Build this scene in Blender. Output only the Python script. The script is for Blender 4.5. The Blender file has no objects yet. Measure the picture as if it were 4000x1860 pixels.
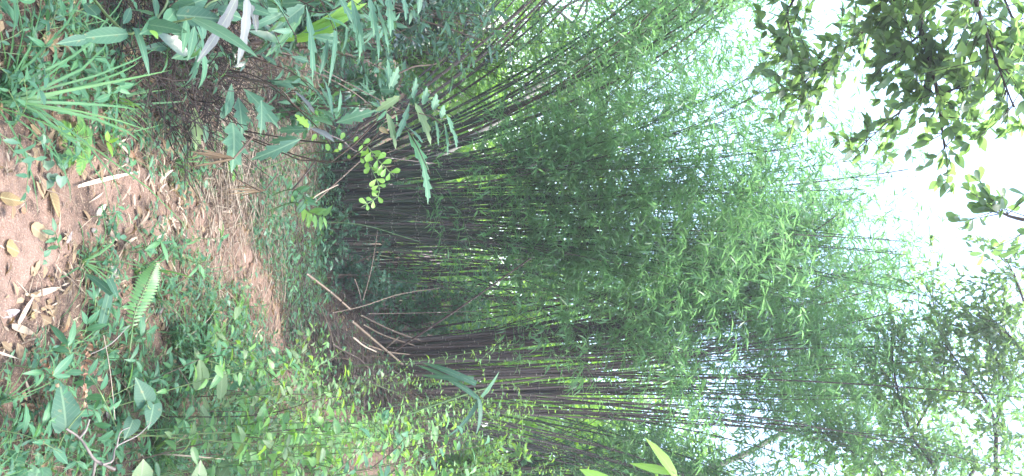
import bpy, math, numpy as np
from mathutils import Vector, Matrix

# ------------------------------------------------------------------ camera, sky, sun, exposure
SC = bpy.context.scene
COL = SC.collection
F_PX, PITCH, CAM_Z = 3000.0, math.radians(5.0), 1.5
CAM = np.array([0.0, 0.0, CAM_Z])
FWD = np.array([0, math.cos(PITCH), math.sin(PITCH)])
UPV = np.array([0, -math.sin(PITCH), math.cos(PITCH)])
RGT = np.array([1.0, 0, 0])
cd = bpy.data.cameras.new('camera')
cd.sensor_width = 36.0; cd.lens = 36.0 * F_PX / 4000.0
cd.clip_start = 0.05; cd.clip_end = 600
cam = bpy.data.objects.new('camera', cd); COL.objects.link(cam)
# the photograph was taken with the phone turned on its side: picture +x is up in the place, picture +y is to the right
m = Matrix(((UPV[0], -RGT[0], -FWD[0]), (UPV[1], -RGT[1], -FWD[1]), (UPV[2], -RGT[2], -FWD[2])))
cam.matrix_world = Matrix.Translation(Vector(CAM)) @ m.to_4x4()
SC.camera = cam

SUN_EL, SUN_AZ = math.radians(72), math.radians(150)      # azimuth from +Y towards +X
world = bpy.data.worlds.new("World"); SC.world = world; world.use_nodes = True
wn = world.node_tree; wn.nodes.clear()
sky = wn.nodes.new('ShaderNodeTexSky'); sky.sky_type = 'NISHITA'; sky.sun_disc = False
sky.sun_elevation = SUN_EL; sky.sun_rotation = SUN_AZ
sky.air_density = 1.0; sky.dust_density = 3.0; sky.ozone_density = 1.0
bg = wn.nodes.new('ShaderNodeBackground'); bg.inputs[1].default_value = 0.15
wo = wn.nodes.new('ShaderNodeOutputWorld')
wn.links.new(sky.outputs[0], bg.inputs[0]); wn.links.new(bg.outputs[0], wo.inputs[0])
sd = bpy.data.lights.new('sun', 'SUN'); sd.energy = 0.95; sd.angle = math.radians(22); sd.color = (1.0, 0.97, 0.92)
sun = bpy.data.objects.new('sun', sd); COL.objects.link(sun); sun.location = (2, -8, 20)
sdir = Vector((math.cos(SUN_EL) * math.sin(SUN_AZ), math.cos(SUN_EL) * math.cos(SUN_AZ), math.sin(SUN_EL)))
sun.rotation_euler = sdir.to_track_quat('Z', 'Y').to_euler()
SC.view_settings.view_transform = 'Standard'; SC.view_settings.look = 'None'
SC.view_settings.exposure = 3.1; SC.view_settings.gamma = 1.0; SC.view_settings.use_curve_mapping = False
SC.render.engine = 'CYCLES'
SC.cycles.max_bounces = 12; SC.cycles.diffuse_bounces = 9; SC.cycles.transmission_bounces = 5
SC.cycles.glossy_bounces = 2; SC.cycles.use_denoising = True

R = np.random.default_rng(7)
U = lambda a, b, n=None: R.uniform(a, b, n)

# ------------------------------------------------------------------ helpers: geometry
def nrm(a):
    a = np.asarray(a, float)
    return a / np.maximum(np.linalg.norm(a, axis=-1, keepdims=True), 1e-9)

NEAR = 1.0
def P(px, py, d):
    """Point of the place seen at a pixel of the 4000 x 1860 photograph, d metres in front of the camera."""
    px = np.asarray(px, float)[..., None]; py = np.asarray(py, float)[..., None]; d = np.asarray(d, float)[..., None] * NEAR
    return CAM + d * (FWD + (px - 2000) / F_PX * UPV + (py - 930) / F_PX * RGT)

def sstep(a, b, x):
    t = np.clip((x - a) / (b - a), 0, 1); return t * t * (3 - 2 * t)

def vnoise(x, y, s, seed=0):
    """Cheap smooth value noise."""
    x = np.asarray(x, float) * s + seed * 17.3; y = np.asarray(y, float) * s - seed * 9.1
    xi = np.floor(x); yi = np.floor(y); fx = x - xi; fy = y - yi
    fx = fx * fx * (3 - 2 * fx); fy = fy * fy * (3 - 2 * fy)
    def h(a, b):
        v = np.sin(a * 127.1 + b * 311.7 + seed * 74.7) * 43758.5453
        return v - np.floor(v)
    return (h(xi, yi) * (1 - fx) + h(xi + 1, yi) * fx) * (1 - fy) + (h(xi, yi + 1) * (1 - fx) + h(xi + 1, yi + 1) * fx) * fy - 0.5

BX_Y = np.array([-50, 4.5, 5.8, 6.6, 7.0, 7.6, 8.2, 9.0, 10.0, 14, 22, 80])
BX_X = np.array([6, 5.0, 3.2, 1.75, 1.25, 0.85, 0.70, 0.6, 0.45, 0.5, 0.8, 2])
def height(x, y, detail=True):
    x = np.asarray(x, float); y = np.asarray(y, float)
    xb = np.interp(y, BX_Y, BX_X)
    s = np.maximum(0, x - xb)
    h = 1.05 * s * s / (s + 0.25)
    h = np.where(h > 1.2, 1.2 + (h - 1.2) * 0.45, h)
    h = 3.2 * np.tanh(h / 3.2)
    h = h + 0.10 * np.maximum(0, -x - 0.9) * sstep(2, 5, y)
    h = h + 0.02 * np.maximum(0, y - 11)
    if detail:
        h = h + 0.10 * vnoise(x, y, 0.7, 1) + 0.05 * vnoise(x, y, 2.1, 2) + 0.022 * vnoise(x, y, 6.5, 3)
    return h

def G(px, py):
    """Where the line of sight through a pixel meets the ground."""
    px = np.atleast_1d(np.asarray(px, float)); py = np.atleast_1d(np.asarray(py, float))
    r = FWD + ((px - 2000) / F_PX)[:, None] * UPV + ((py - 930) / F_PX)[:, None] * RGT
    out = np.zeros((len(px), 3)); done = np.zeros(len(px), bool)
    for d in np.arange(1.5, 40, 0.02):
        q = CAM + r * d
        hit = (q[:, 2] <= height(q[:, 0], q[:, 1], False)) & ~done
        out[hit] = q[hit]; done |= hit
        if done.all(): break
    out[~done] = (CAM + r * 40)[~done]
    out[:, 2] = height(out[:, 0], out[:, 1])
    return out

# leaf outlines: rows of (position along, position along of the edge, half width)
TPL = {
 'lance': [(0, 0, 0), (.18, .18, .72), (.45, .45, 1.0), (.75, .75, .62), (1, 1, 0)],
 'thin':  [(0, 0, 0), (.3, .3, 1.0), (.7, .7, .7), (1, 1, 0)],
 'far':   [(0, 0, 0), (.4, .4, 1.0), (1, 1, 0)],
 'ovate': [(0, 0, 0), (.12, .1, .62), (.35, .33, 1.0), (.62, .6, .82), (.85, .85, .38), (1, 1, 0)],
 'obov':  [(0, 0, 0), (.25, .25, .42), (.55, .55, .9), (.78, .78, 1.0), (.93, .92, .6), (1, 1, 0)],
 'blade': [(0, 0, .8), (.2, .2, 1.0), (.45, .45, .95), (.7, .7, .7), (.88, .88, .38), (1, 1, 0)],
 'heart': [(0, -.10, .5), (.04, -.06, .82), (.15, .1, 1.0), (.38, .36, .98), (.62, .6, .68), (.82, .81, .32), (1, 1, 0)],
 'lobed': [(0, 0, 0), (.10, .15, .34), (.22, .37, .86), (.35, .40, .46), (.47, .62, 1.0), (.58, .62, .5), (.7, .83, .58), (.82, .84, .26), (1, 1, 0)],
 'holly': [(0, 0, 0), (.1, .14, .62), (.24, .22, .55), (.36, .44, 1.0), (.48, .46, .62), (.6, .68, .86), (.72, .7, .4), (.82, .86, .42), (1, 1, 0)],
 'broad': [(0, 0, .12), (.06, .05, .55), (.2, .2, .9), (.42, .42, 1.0), (.65, .65, .8), (.85, .85, .42), (1, 1, 0)],
 'sheath':[(0, 0, .55), (.1, .1, .8), (.35, .35, 1.0), (.65, .65, .85), (.9, .9, .4), (1, 1, .12)],
 'torn':  [(0, 0, .2), (.12, .1, .8), (.27, .3, .75), (.4, .38, 1.0), (.55, .58, .7), (.7, .68, .85), (.84, .86, .5), (1, 1, .1)],
}
def tpl_faces(rows):
    vs = []; idx = []
    for (tm, te, w) in rows:
        if w == 0: idx.append((len(vs),)); vs.append((tm, 0.0))
        else:
            k = len(vs); idx.append((k, k + 1, k + 2)); vs += [(te, -w), (tm, 0.0), (te, w)]
    fs = []
    for a, b in zip(idx[:-1], idx[1:]):
        if len(a) == 1 and len(b) == 3: fs += [(a[0], b[1], b[0]), (a[0], b[2], b[1])]
        elif len(a) == 3 and len(b) == 1: fs += [(a[0], a[1], b[0]), (a[1], a[2], b[0])]
        else: fs += [(a[0], a[1], b[1], b[0]), (a[1], a[2], b[2], b[1])]
    return np.array(vs), fs
TPLF = {k: tpl_faces(v) for k, v in TPL.items()}
# leaves that are a pixel or two wide keep only two faces: a folded rhombus
TPLF['tiny'] = (np.array([(0, 0), (.38, -1.0), (.42, 0), (.38, 1.0), (1, 0)]), [(0, 2, 4, 1), (0, 3, 4, 2)])

class Acc:
    def __init__(s): s.v = []; s.l = []; s.f = {}; s.n = 0
    def add(s, V, LUV, faces):
        """V (N,nv,3), LUV (N,nv,3), faces: one template's face list"""
        N, nv = V.shape[:2]
        if N == 0: return
        base = s.n + np.arange(N)[:, None] * nv
        for k in (3, 4):
            fk = [f for f in faces if len(f) == k]
            if fk:
                fa = np.array(fk)
                s.f.setdefault(k, []).append((base[:, :, None] + fa[None]).reshape(-1, k))
        s.v.append(V.reshape(-1, 3)); s.l.append(LUV.reshape(-1, 3)); s.n += N * nv
    def leaves(s, pos, d, n, L, W, tpl='lance', curl=0.15, fold=0.2, tint=None, wave=0.0, side=0.0):
        pos = np.atleast_2d(pos); N = len(pos)
        d = nrm(np.broadcast_to(d, (N, 3))); n = np.broadcast_to(n, (N, 3))
        n = n - (n * d).sum(-1, keepdims=True) * d
        bad = np.linalg.norm(n, axis=1) < 1e-3
        if bad.any(): n = n.copy(); n[bad] = np.cross(d[bad], [0.3, 0.9, 0.2])
        n = nrm(n); sd = np.cross(n, d)
        L = np.broadcast_to(np.asarray(L, float), (N,)); W = np.broadcast_to(np.asarray(W, float), (N,))
        curl = np.broadcast_to(np.asarray(curl, float), (N,)); fold = np.broadcast_to(np.asarray(fold, float), (N,))
        side = np.broadcast_to(np.asarray(side, float), (N,))
        tint = U(0, 1, N) if tint is None else np.broadcast_to(np.asarray(tint, float), (N,))
        T, fs = TPLF[tpl]; t = T[:, 0]; w = T[:, 1]
        ang = curl[:, None] * 2 * t[None]
        a = np.where(np.abs(curl[:, None]) < 1e-4, t[None], np.sin(ang) / np.where(np.abs(curl[:, None]) < 1e-4, 1, 2 * curl[:, None]))
        c = np.where(np.abs(curl[:, None]) < 1e-4, 0 * t[None], -(1 - np.cos(ang)) / np.where(np.abs(curl[:, None]) < 1e-4, 1, 2 * curl[:, None]))
        ww = W[:, None] * w[None] * 0.5
        lift = np.abs(ww) * fold[:, None]
        if np.any(wave):
            lift = lift + np.asarray(wave) * W[:, None] * np.abs(w)[None] * np.sin(t[None] * 15 + np.sign(w)[None] * 1.3 + U(0, 6, N)[:, None])
        V = pos[:, None] + d[:, None] * (a * L[:, None])[..., None] + n[:, None] * (c * L[:, None] + lift)[..., None] \
            + sd[:, None] * (ww + side[:, None] * L[:, None] * t[None] ** 2)[..., None]
        LUV = np.stack([np.broadcast_to(w, (N, len(w))), np.broadcast_to(t, (N, len(w))), np.broadcast_to(tint[:, None], (N, len(w)))], -1)
        s.add(V, LUV, fs)
    def tubes(s, C, rad, sides=6, tint=None, lv=None, cap=True):
        """C (N,K,3) centre lines, rad (N,K)"""
        C = np.asarray(C, float)
        if C.ndim == 2: C = C[None]
        N, K = C.shape[:2]
        rad = np.broadcast_to(np.asarray(rad, float), (N, K))
        T = np.gradient(C, axis=1); T = nrm(T)
        mt = nrm(C[:, -1] - C[:, 0])
        ref = np.where(np.abs(mt[:, 2:3]) > .8, np.array([[1., 0.1, 0]]), np.array([[0, 0.1, 1.]]))
        A = nrm(np.cross(T, ref[:, None])); B = np.cross(T, A)
        th = np.arange(sides) / sides * 2 * math.pi
        V = C[:, :, None] + rad[:, :, None, None] * (np.cos(th)[None, None, :, None] * A[:, :, None] + np.sin(th)[None, None, :, None] * B[:, :, None])
        V = V.reshape(N, K * sides, 3)
        tint = U(0, 1, N) if tint is None else np.broadcast_to(np.asarray(tint, float), (N,))
        lvv = np.broadcast_to(np.linspace(0, 1, K) if lv is None else np.asarray(lv, float), (N, K))
        LUV = np.stack([np.tile(np.cos(th), (N, K)), np.repeat(lvv, sides, 1), np.repeat(tint[:, None], K * sides, 1)], -1)
        fs = []
        for k in range(K - 1):
            for j in range(sides):
                a = k * sides + j; b = k * sides + (j + 1) % sides
                fs.append((a, b, b + sides, a + sides))
        s.add(V, LUV, fs)
        if cap and sides >= 5:
            s.add(V[:, -sides:], LUV[:, -sides:], [(0, j, j + 1) for j in range(1, sides - 1)])
            s.add(V[:, :sides], LUV[:, :sides], [(0, j + 1, j) for j in range(1, sides - 1)])
    def mesh(s, name, mats, origin=(0, 0, 0), smooth=True):
        me = bpy.data.meshes.new(name)
        V = np.concatenate(s.v) - np.asarray(origin)[None]
        Lv = np.concatenate(s.l)
        loops, tot = [], []
        for k, fl in s.f.items():
            fa = np.concatenate(fl); loops.append(fa.ravel()); tot.append(np.full(len(fa), k))
        loops = np.concatenate(loops); tot = np.concatenate(tot)
        st = np.concatenate([[0], np.cumsum(tot)[:-1]])
        me.vertices.add(len(V)); me.vertices.foreach_set('co', V.astype(np.float32).ravel())
        me.loops.add(len(loops)); me.loops.foreach_set('vertex_index', loops.astype(np.int32))
        me.polygons.add(len(tot)); me.polygons.foreach_set('loop_start', st.astype(np.int32)); me.polygons.foreach_set('loop_total', tot.astype(np.int32))
        me.polygons.foreach_set('use_smooth', np.full(len(tot), smooth))
        at = me.attributes.new('luv', 'FLOAT_VECTOR', 'POINT'); at.data.foreach_set('vector', Lv.astype(np.float32).ravel())
        me.update(calc_edges=True)
        for mt in (mats if isinstance(mats, (list, tuple)) else [mats]): me.materials.append(mt)
        return me

ORG = {}
def tag(o, label=None, cat=None, group=None, kind=None):
    if label: o['label'] = label
    if cat: o['category'] = cat
    if group: o['group'] = group
    if kind: o['kind'] = kind
    return o
def thing(name, label, cat, loc, group=None):
    o = bpy.data.objects.new(name, None); COL.objects.link(o); o.empty_display_size = 0.1
    o.location = loc; ORG[o.name] = np.array(loc, float)
    return tag(o, label, cat, group)
def part(name, acc, mat, parent, label=None):
    org = ORG[parent.name]
    o = bpy.data.objects.new(name, acc.mesh(name, mat, org)); COL.objects.link(o)
    o.parent = parent; ORG[o.name] = org
    if label: o['label'] = label
    return o
def solo(name, acc, mat, loc, label=None, cat=None, group=None, kind=None):
    o = bpy.data.objects.new(name, acc.mesh(name, mat, loc)); COL.objects.link(o); o.location = loc
    ORG[o.name] = np.array(loc, float)
    return tag(o, label, cat, group, kind)
def copy_tree(o, loc, rz, sc, parent=None):
    c = o.copy(); COL.objects.link(c)
    if parent is None:
        c.location = loc; c.rotation_euler = (U(-.15, .15), U(-.15, .15), rz); c.scale = (sc, sc, sc)
    else: c.parent = parent
    for ch in o.children: copy_tree(ch, None, 0, 1, c)
    return c
def leafobj(name, parent, base, tip, width, mat, tpl='lance', face=None, curl=0.15, fold=0.2, tint=None, wave=0, side=0.0, label=None):
    """One leaf as an object of its own, from base to tip."""
    base = np.asarray(base, float).reshape(3); tip = np.asarray(tip, float).reshape(3)
    d = tip - base; L = np.linalg.norm(d)
    n = np.array([0, -0.7, 0.7]) if face is None else np.asarray(face, float)
    a = Acc(); a.leaves(base, d, n, L, width, tpl, curl, fold, tint, wave, side)
    return part(name, a, mat, parent, label)

def curve(pts, k=16):
    """Smooth line through points (Catmull-Rom)."""
    p = np.asarray(pts, float)
    if len(p) == 2: return p[0] + (p[1] - p[0]) * np.linspace(0, 1, k)[:, None]
    q = np.vstack([2 * p[0] - p[1], p, 2 * p[-1] - p[-2]])
    u = np.linspace(0, len(p) - 1 - 1e-6, k); i = u.astype(int); f = (u - i)[:, None]
    a, b, c, d = q[i], q[i + 1], q[i + 2], q[i + 3]
    return .5 * ((2 * b) + (c - a) * f + (2 * a - 5 * b + 4 * c - d) * f ** 2 + (3 * b - a - 3 * c + d) * f ** 3)

# ------------------------------------------------------------------ helpers: materials
class NT:
    def __init__(s, name):
        s.m = bpy.data.materials.new(name); s.m.use_nodes = True; s.t = s.m.node_tree; s.t.nodes.clear()
        s.out = s.t.nodes.new('ShaderNodeOutputMaterial')
    def n(s, typ, **kw):
        x = s.t.nodes.new('ShaderNode' + typ)
        for k, v in kw.items(): setattr(x, k, v)
        return x
    def lk(s, a, b): s.t.links.new(a, b)
    def math(s, op, a, b=None, clamp=False):
        x = s.n('Math', operation=op, use_clamp=clamp)
        for i, v in enumerate((a, b)):
            if v is None: continue
            if hasattr(v, 'links'): s.lk(v, x.inputs[i])
            else: x.inputs[i].default_value = v
        return x.outputs[0]
    def noise(s, scale, detail=3, vec=None, rough=.55):
        x = s.n('TexNoise'); x.inputs['Scale'].default_value = scale; x.inputs['Detail'].default_value = detail; x.inputs['Roughness'].default_value = rough
        if vec is not None: s.lk(vec, x.inputs['Vector'])
        return x.outputs[0]
    def ramp(s, fac, stops):
        x = s.n('ValToRGB'); e = x.color_ramp.elements
        while len(e) < len(stops): e.new(0.5)
        for k, (p, c) in enumerate(stops): e[k].position = p; e[k].color = (*c, 1)
        s.lk(fac, x.inputs[0]); return x.outputs[0]
    def mix(s, fac, a, b, mode='MIX'):
        x = s.n('Mix', data_type='RGBA', blend_type=mode)
        for sock, v in ((x.inputs[0], fac), (x.inputs[6], a), (x.inputs[7], b)):
            if hasattr(v, 'links'): s.lk(v, sock)
            elif isinstance(v, (int, float)): sock.default_value = v
            else: sock.default_value = (*v, 1)
        return x.outputs[2]
    def luv(s):
        a = s.n('Attribute', attribute_name='luv'); x = s.n('SeparateXYZ'); s.lk(a.outputs['Vector'], x.inputs[0]); return x.outputs
    def geo(s): return s.n('NewGeometry').outputs['Position']

def mix3(a, b, t): return tuple(a[i] * (1 - t) + b[i] * t for i in range(3))
def leaf_mat(name, lo, mid, hi, trans=.35, rough=.42, vein=0.0, spot=0.0, spotc=(.3, .2, .08), nscale=9, tcol=None, spec=.5):
    s = NT(name); x, y, z = s.luv()
    rnd = s.n('ObjectInfo').outputs['Random']
    g = s.geo()
    f = s.math('ADD', s.math('MULTIPLY', z, .72), s.math('MULTIPLY', rnd, .28))
    c = s.ramp(f, [(0.05, lo), (.5, mid), (.95, hi)])
    nz = s.noise(nscale, 3, g)
    c = s.mix(s.math('MULTIPLY', nz, .55), c, mix3(lo, (0.02, .03, .01), .3))
    ax = s.math('ABSOLUTE', x)
    if vein:
        mid_l = s.math('LESS_THAN', ax, .07)
        rib = s.math('SINE', s.math('SUBTRACT', s.math('MULTIPLY', y, 55), s.math('MULTIPLY', ax, 13)))
        rib = s.math('MULTIPLY', s.math('GREATER_THAN', rib, .86), .35)
        c = s.mix(s.math('MULTIPLY', s.math('MAXIMUM', mid_l, rib), vein), c, mix3(hi, (.5, .6, .35), .4))
    if spot:
        sp = s.noise(38, 4, g)
        c = s.mix(s.math('MULTIPLY', s.math('GREATER_THAN', sp, .66), spot), c, spotc)
    b = s.n('BsdfPrincipled'); b.inputs['Roughness'].default_value = rough; b.inputs['Specular IOR Level'].default_value = spec
    s.lk(c, b.inputs['Base Color'])
    bm = s.n('Bump'); bm.inputs['Strength'].default_value = .25; bm.inputs['Distance'].default_value = .004
    s.lk(s.noise(60, 2, g), bm.inputs['Height']); s.lk(bm.outputs[0], b.inputs['Normal'])
    tr = s.n('BsdfTranslucent')
    tc = s.mix(.75, c, tcol if tcol else (hi[0] * 2.0 + .02, hi[1] * 2.0, hi[2] * .9))
    s.lk(tc, tr.inputs[0])
    mx = s.n('MixShader'); mx.inputs[0].default_value = trans
    s.lk(b.outputs[0], mx.inputs[1]); s.lk(tr.outputs[0], mx.inputs[2]); s.lk(mx.outputs[0], s.out.inputs[0])
    return s.m

def bark_mat(name, a, b, c, rough=.75, scale=14, ring=0.0, bump=.5):
    s = NT(name); x, y, z = s.luv(); g = s.geo()
    rnd = s.n('ObjectInfo').outputs['Random']
    f = s.math('ADD', s.math('MULTIPLY', z, .6), s.math('MULTIPLY', rnd, .4))
    col = s.ramp(f, [(.1, a), (.5, b), (.9, c)])
    mp = s.n('Mapping'); mp.inputs['Scale'].default_value = (1, 1, .25); s.lk(g, mp.inputs[0])
    nz = s.noise(scale, 5, mp.outputs[0], .65)
    col = s.mix(s.math('MULTIPLY', nz, .8), col, mix3(a, (.015, .012, .01), .5))
    col = s.mix(s.math('GREATER_THAN', s.noise(scale * .6, 4, g), .70), col, mix3(c, (.4, .4, .36), .35))
    if ring:
        fr = s.math('FRACT', y)
        r1 = s.math('GREATER_THAN', fr, .955); r2 = s.math('LESS_THAN', fr, .05)
        col = s.mix(s.math('MULTIPLY', r1, .7), col, (.035, .025, .02))
        col = s.mix(s.math('MULTIPLY', r2, ring), col, (.30, .29, .22))
    p = s.n('BsdfPrincipled'); p.inputs['Roughness'].default_value = rough; p.inputs['Specular IOR Level'].default_value = .35
    s.lk(col, p.inputs['Base Color'])
    bm = s.n('Bump'); bm.inputs['Strength'].default_value = bump; bm.inputs['Distance'].default_value = .006
    s.lk(nz, bm.inputs['Height']); s.lk(bm.outputs[0], p.inputs['Normal']); s.lk(p.outputs[0], s.out.inputs[0])
    return s.m

def soil_mat(name, stops, fleck, fleckc, dampc):
    s = NT(name); g = s.geo()
    n1 = s.noise(2.6, 6, g, .6); n2 = s.noise(23, 6, g, .7); n3 = s.noise(140, 3, g)
    f = s.math('ADD', s.math('MULTIPLY', n1, .5), s.math('MULTIPLY', n2, .5))
    c = s.ramp(f, stops)
    c = s.mix(s.math('MULTIPLY', s.math('GREATER_THAN', n3, .6), .35), c, fleckc)
    c = s.mix(s.math('MULTIPLY', s.math('LESS_THAN', n2, .40), .45), c, dampc)
    v = s.n('TexVoronoi', feature='F1'); v.inputs['Scale'].default_value = 95; s.lk(g, v.inputs['Vector'])
    c = s.mix(s.math('MULTIPLY', s.math('LESS_THAN', v.outputs['Distance'], .22), fleck), c, v.outputs['Color'] if False else fleckc)
    p = s.n('BsdfPrincipled'); p.inputs['Roughness'].default_value = .92; p.inputs['Specular IOR Level'].default_value = .2
    s.lk(c, p.inputs['Base Color'])
    hb = s.math('ADD', s.math('MULTIPLY', n2, 1.0), s.math('ADD', s.math('MULTIPLY', n3, .3), s.math('MULTIPLY', v.outputs['Distance'], .25)))
    bm = s.n('Bump'); bm.inputs['Strength'].default_value = .8; bm.inputs['Distance'].default_value = .02
    s.lk(hb, bm.inputs['Height']); s.lk(bm.outputs[0], p.inputs['Normal']); s.lk(p.outputs[0], s.out.inputs[0])
    return s.m

M = {}
M['soil'] = soil_mat('forest_soil', [(.3, (.038, .027, .021)), (.5, (.095, .064, .050)), (.7, (.19, .132, .108))], .5, (.34, .25, .18), (.03, .02, .016))
M['path'] = soil_mat('trodden_earth', [(.3, (.080, .053, .041)), (.5, (.145, .097, .074)), (.7, (.215, .147, .117))], .25, (.32, .25, .20), (.10, .070, .055))
M['bamboo_leaf'] = leaf_mat('bamboo_leaf', (.038, .106, .046), (.072, .184, .070), (.138, .29, .082), .5, .34, tcol=(.30, .60, .19))
M['herb'] = leaf_mat('herb_leaf', (.028, .088, .054), (.05, .15, .086), (.085, .22, .09), .35, .48, vein=.3, spot=.12, spec=.35)
M['herb_small'] = leaf_mat('creeper_leaf', (.03, .085, .058), (.052, .145, .090), (.085, .20, .095), .35, .45)
M['grass'] = leaf_mat('grass_blade', (.035, .10, .05), (.06, .16, .075), (.095, .20, .07), .35, .52, vein=.25, spec=.22)
M['bush'] = leaf_mat('bush_leaf', (.045, .125, .06), (.085, .22, .085), (.20, .36, .07), .42, .40, vein=.3, spot=.3)
M['broad'] = leaf_mat('broad_leaf', (.03, .085, .06), (.045, .118, .075), (.068, .17, .088), .28, .55, vein=.35, spot=.25, spec=.24)
M['lobed'] = leaf_mat('lobed_leaf', (.033, .09, .064), (.053, .135, .092), (.085, .185, .112), .30, .52, vein=.35, spot=.12, spec=.25)
M['waxy'] = leaf_mat('waxy_leaf', (.014, .038, .028), (.025, .06, .042), (.05, .11, .055), .20, .22, spec=.7)
M['lime'] = leaf_mat('lime_leaf', (.10, .24, .05), (.16, .34, .06), (.26, .42, .07), .45, .42, vein=.3)
M['tree_leaf'] = leaf_mat('canopy_leaf', (.06, .115, .085), (.095, .175, .12), (.14, .25, .11), .55, .4)
M['far_leaf'] = leaf_mat('woodland_leaf', (.04, .12, .03), (.08, .20, .04), (.15, .30, .05), .5, .45)
M['dull'] = leaf_mat('dull_leaf', (.06, .11, .05), (.10, .17, .075), (.14, .21, .09), .3, .5, vein=.3, spot=.3)
M['dry'] = leaf_mat('dry_leaf', (.085, .055, .035), (.20, .135, .08), (.32, .235, .14), .2, .7, vein=.3, spot=.4, spotc=(.12, .06, .03), tcol=(.5, .3, .1))
M['rust'] = leaf_mat('rusty_leaf', (.12, .055, .035), (.21, .105, .06), (.30, .17, .10), .2, .65, vein=.2, spot=.3, spotc=(.08, .03, .02), tcol=(.5, .2, .06))
M['yellow'] = leaf_mat('yellow_leaf', (.15, .105, .05), (.22, .16, .075), (.30, .24, .11), .2, .65, vein=.5, spot=.5, spotc=(.22, .12, .05), tcol=(.6, .4, .1))
M['grey_leaf'] = leaf_mat('grey_leaf', (.09, .075, .075), (.16, .135, .135), (.25, .22, .22), .1, .6, vein=.3, tcol=(.25, .22, .2))
M['straw'] = leaf_mat('straw', (.13, .10, .072), (.24, .19, .14), (.40, .34, .265), .15, .65, tcol=(.5, .4, .25))
M['sheath'] = leaf_mat('bamboo_sheath', (.22, .16, .12), (.34, .265, .20), (.46, .38, .30), .12, .6, vein=.15, tcol=(.5, .4, .3))
M['lilac'] = leaf_mat('withered_leaf', (.07, .08, .085), (.115, .125, .13), (.18, .195, .19), .25, .7, vein=.35, spot=.4, spotc=(.09, .08, .06), tcol=(.15, .15, .16), spec=.12)
M['stem'] = leaf_mat('green_stem', (.06, .12, .04), (.10, .17, .06), (.16, .22, .08), .1, .5)
M['twig'] = bark_mat('twig_bark', (.05, .035, .025), (.11, .075, .05), (.20, .14, .10))
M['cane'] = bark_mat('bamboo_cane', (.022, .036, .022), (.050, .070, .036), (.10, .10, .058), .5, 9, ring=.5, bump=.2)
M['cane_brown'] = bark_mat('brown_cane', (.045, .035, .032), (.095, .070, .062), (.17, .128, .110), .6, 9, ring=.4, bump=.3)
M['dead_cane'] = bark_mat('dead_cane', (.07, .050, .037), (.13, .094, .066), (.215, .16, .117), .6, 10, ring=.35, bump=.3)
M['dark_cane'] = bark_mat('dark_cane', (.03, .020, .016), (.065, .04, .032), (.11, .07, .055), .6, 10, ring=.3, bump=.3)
M['shade_twig'] = bark_mat('shade_dark_twig', (.012, .009, .008), (.026, .018, .015), (.06, .042, .034), .8, 12)  # dead twigs darkened to near black: the hollow's shade put into the colour
M['grey_wood'] = bark_mat('grey_wood', (.09, .075, .065), (.17, .15, .13), (.27, .245, .22), .8, 20)
M['bark'] = bark_mat('tree_bark', (.035, .028, .024), (.07, .055, .045), (.13, .11, .09), .85, 10)
M['pale_bark'] = bark_mat('pale_bark', (.20, .19, .17), (.34, .33, .30), (.48, .47, .44), .8, 6)

# ------------------------------------------------------------------ the ground and the path
def ground():
    def axis(a, b, c, d, fine, coarse):
        l = a + (c - a) * (1 - np.linspace(1, 0, coarse) ** 2.2)[:-1] if False else c - (c - a) * (np.linspace(1, 0, coarse)[:-1] ** 2.2)
        r = d + (b - d) * (np.linspace(0, 1, coarse)[1:] ** 2.2)
        return np.concatenate([l, np.arange(c, d + 1e-6, fine), r])
    xs = axis(-120, 120, -4.2, 4.6, .05, 26); ys = axis(-60, 220, 1.0, 12.0, .05, 26)
    X, Y = np.meshgrid(xs, ys); Z = height(X, Y)
    Z = Z + 0.012 * vnoise(X, Y, 15, 5) + .012 * vnoise(X, Y, 28, 6)
    nx, ny = len(xs), len(ys)
    a = Acc(); a.v = [np.stack([X, Y, Z], -1).reshape(-1, 3)]; a.l = [np.zeros((nx * ny, 3))]; a.n = nx * ny
    i = np.arange(nx - 1)[None] + np.arange(ny - 1)[:, None] * nx
    a.f = {4: [np.stack([i, i + 1, i + 1 + nx, i + nx], -1).reshape(-1, 4)]}
    o = bpy.data.objects.new('ground', a.mesh('ground', M['soil'])); COL.objects.link(o); tag(o, kind='structure')
ground()

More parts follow.
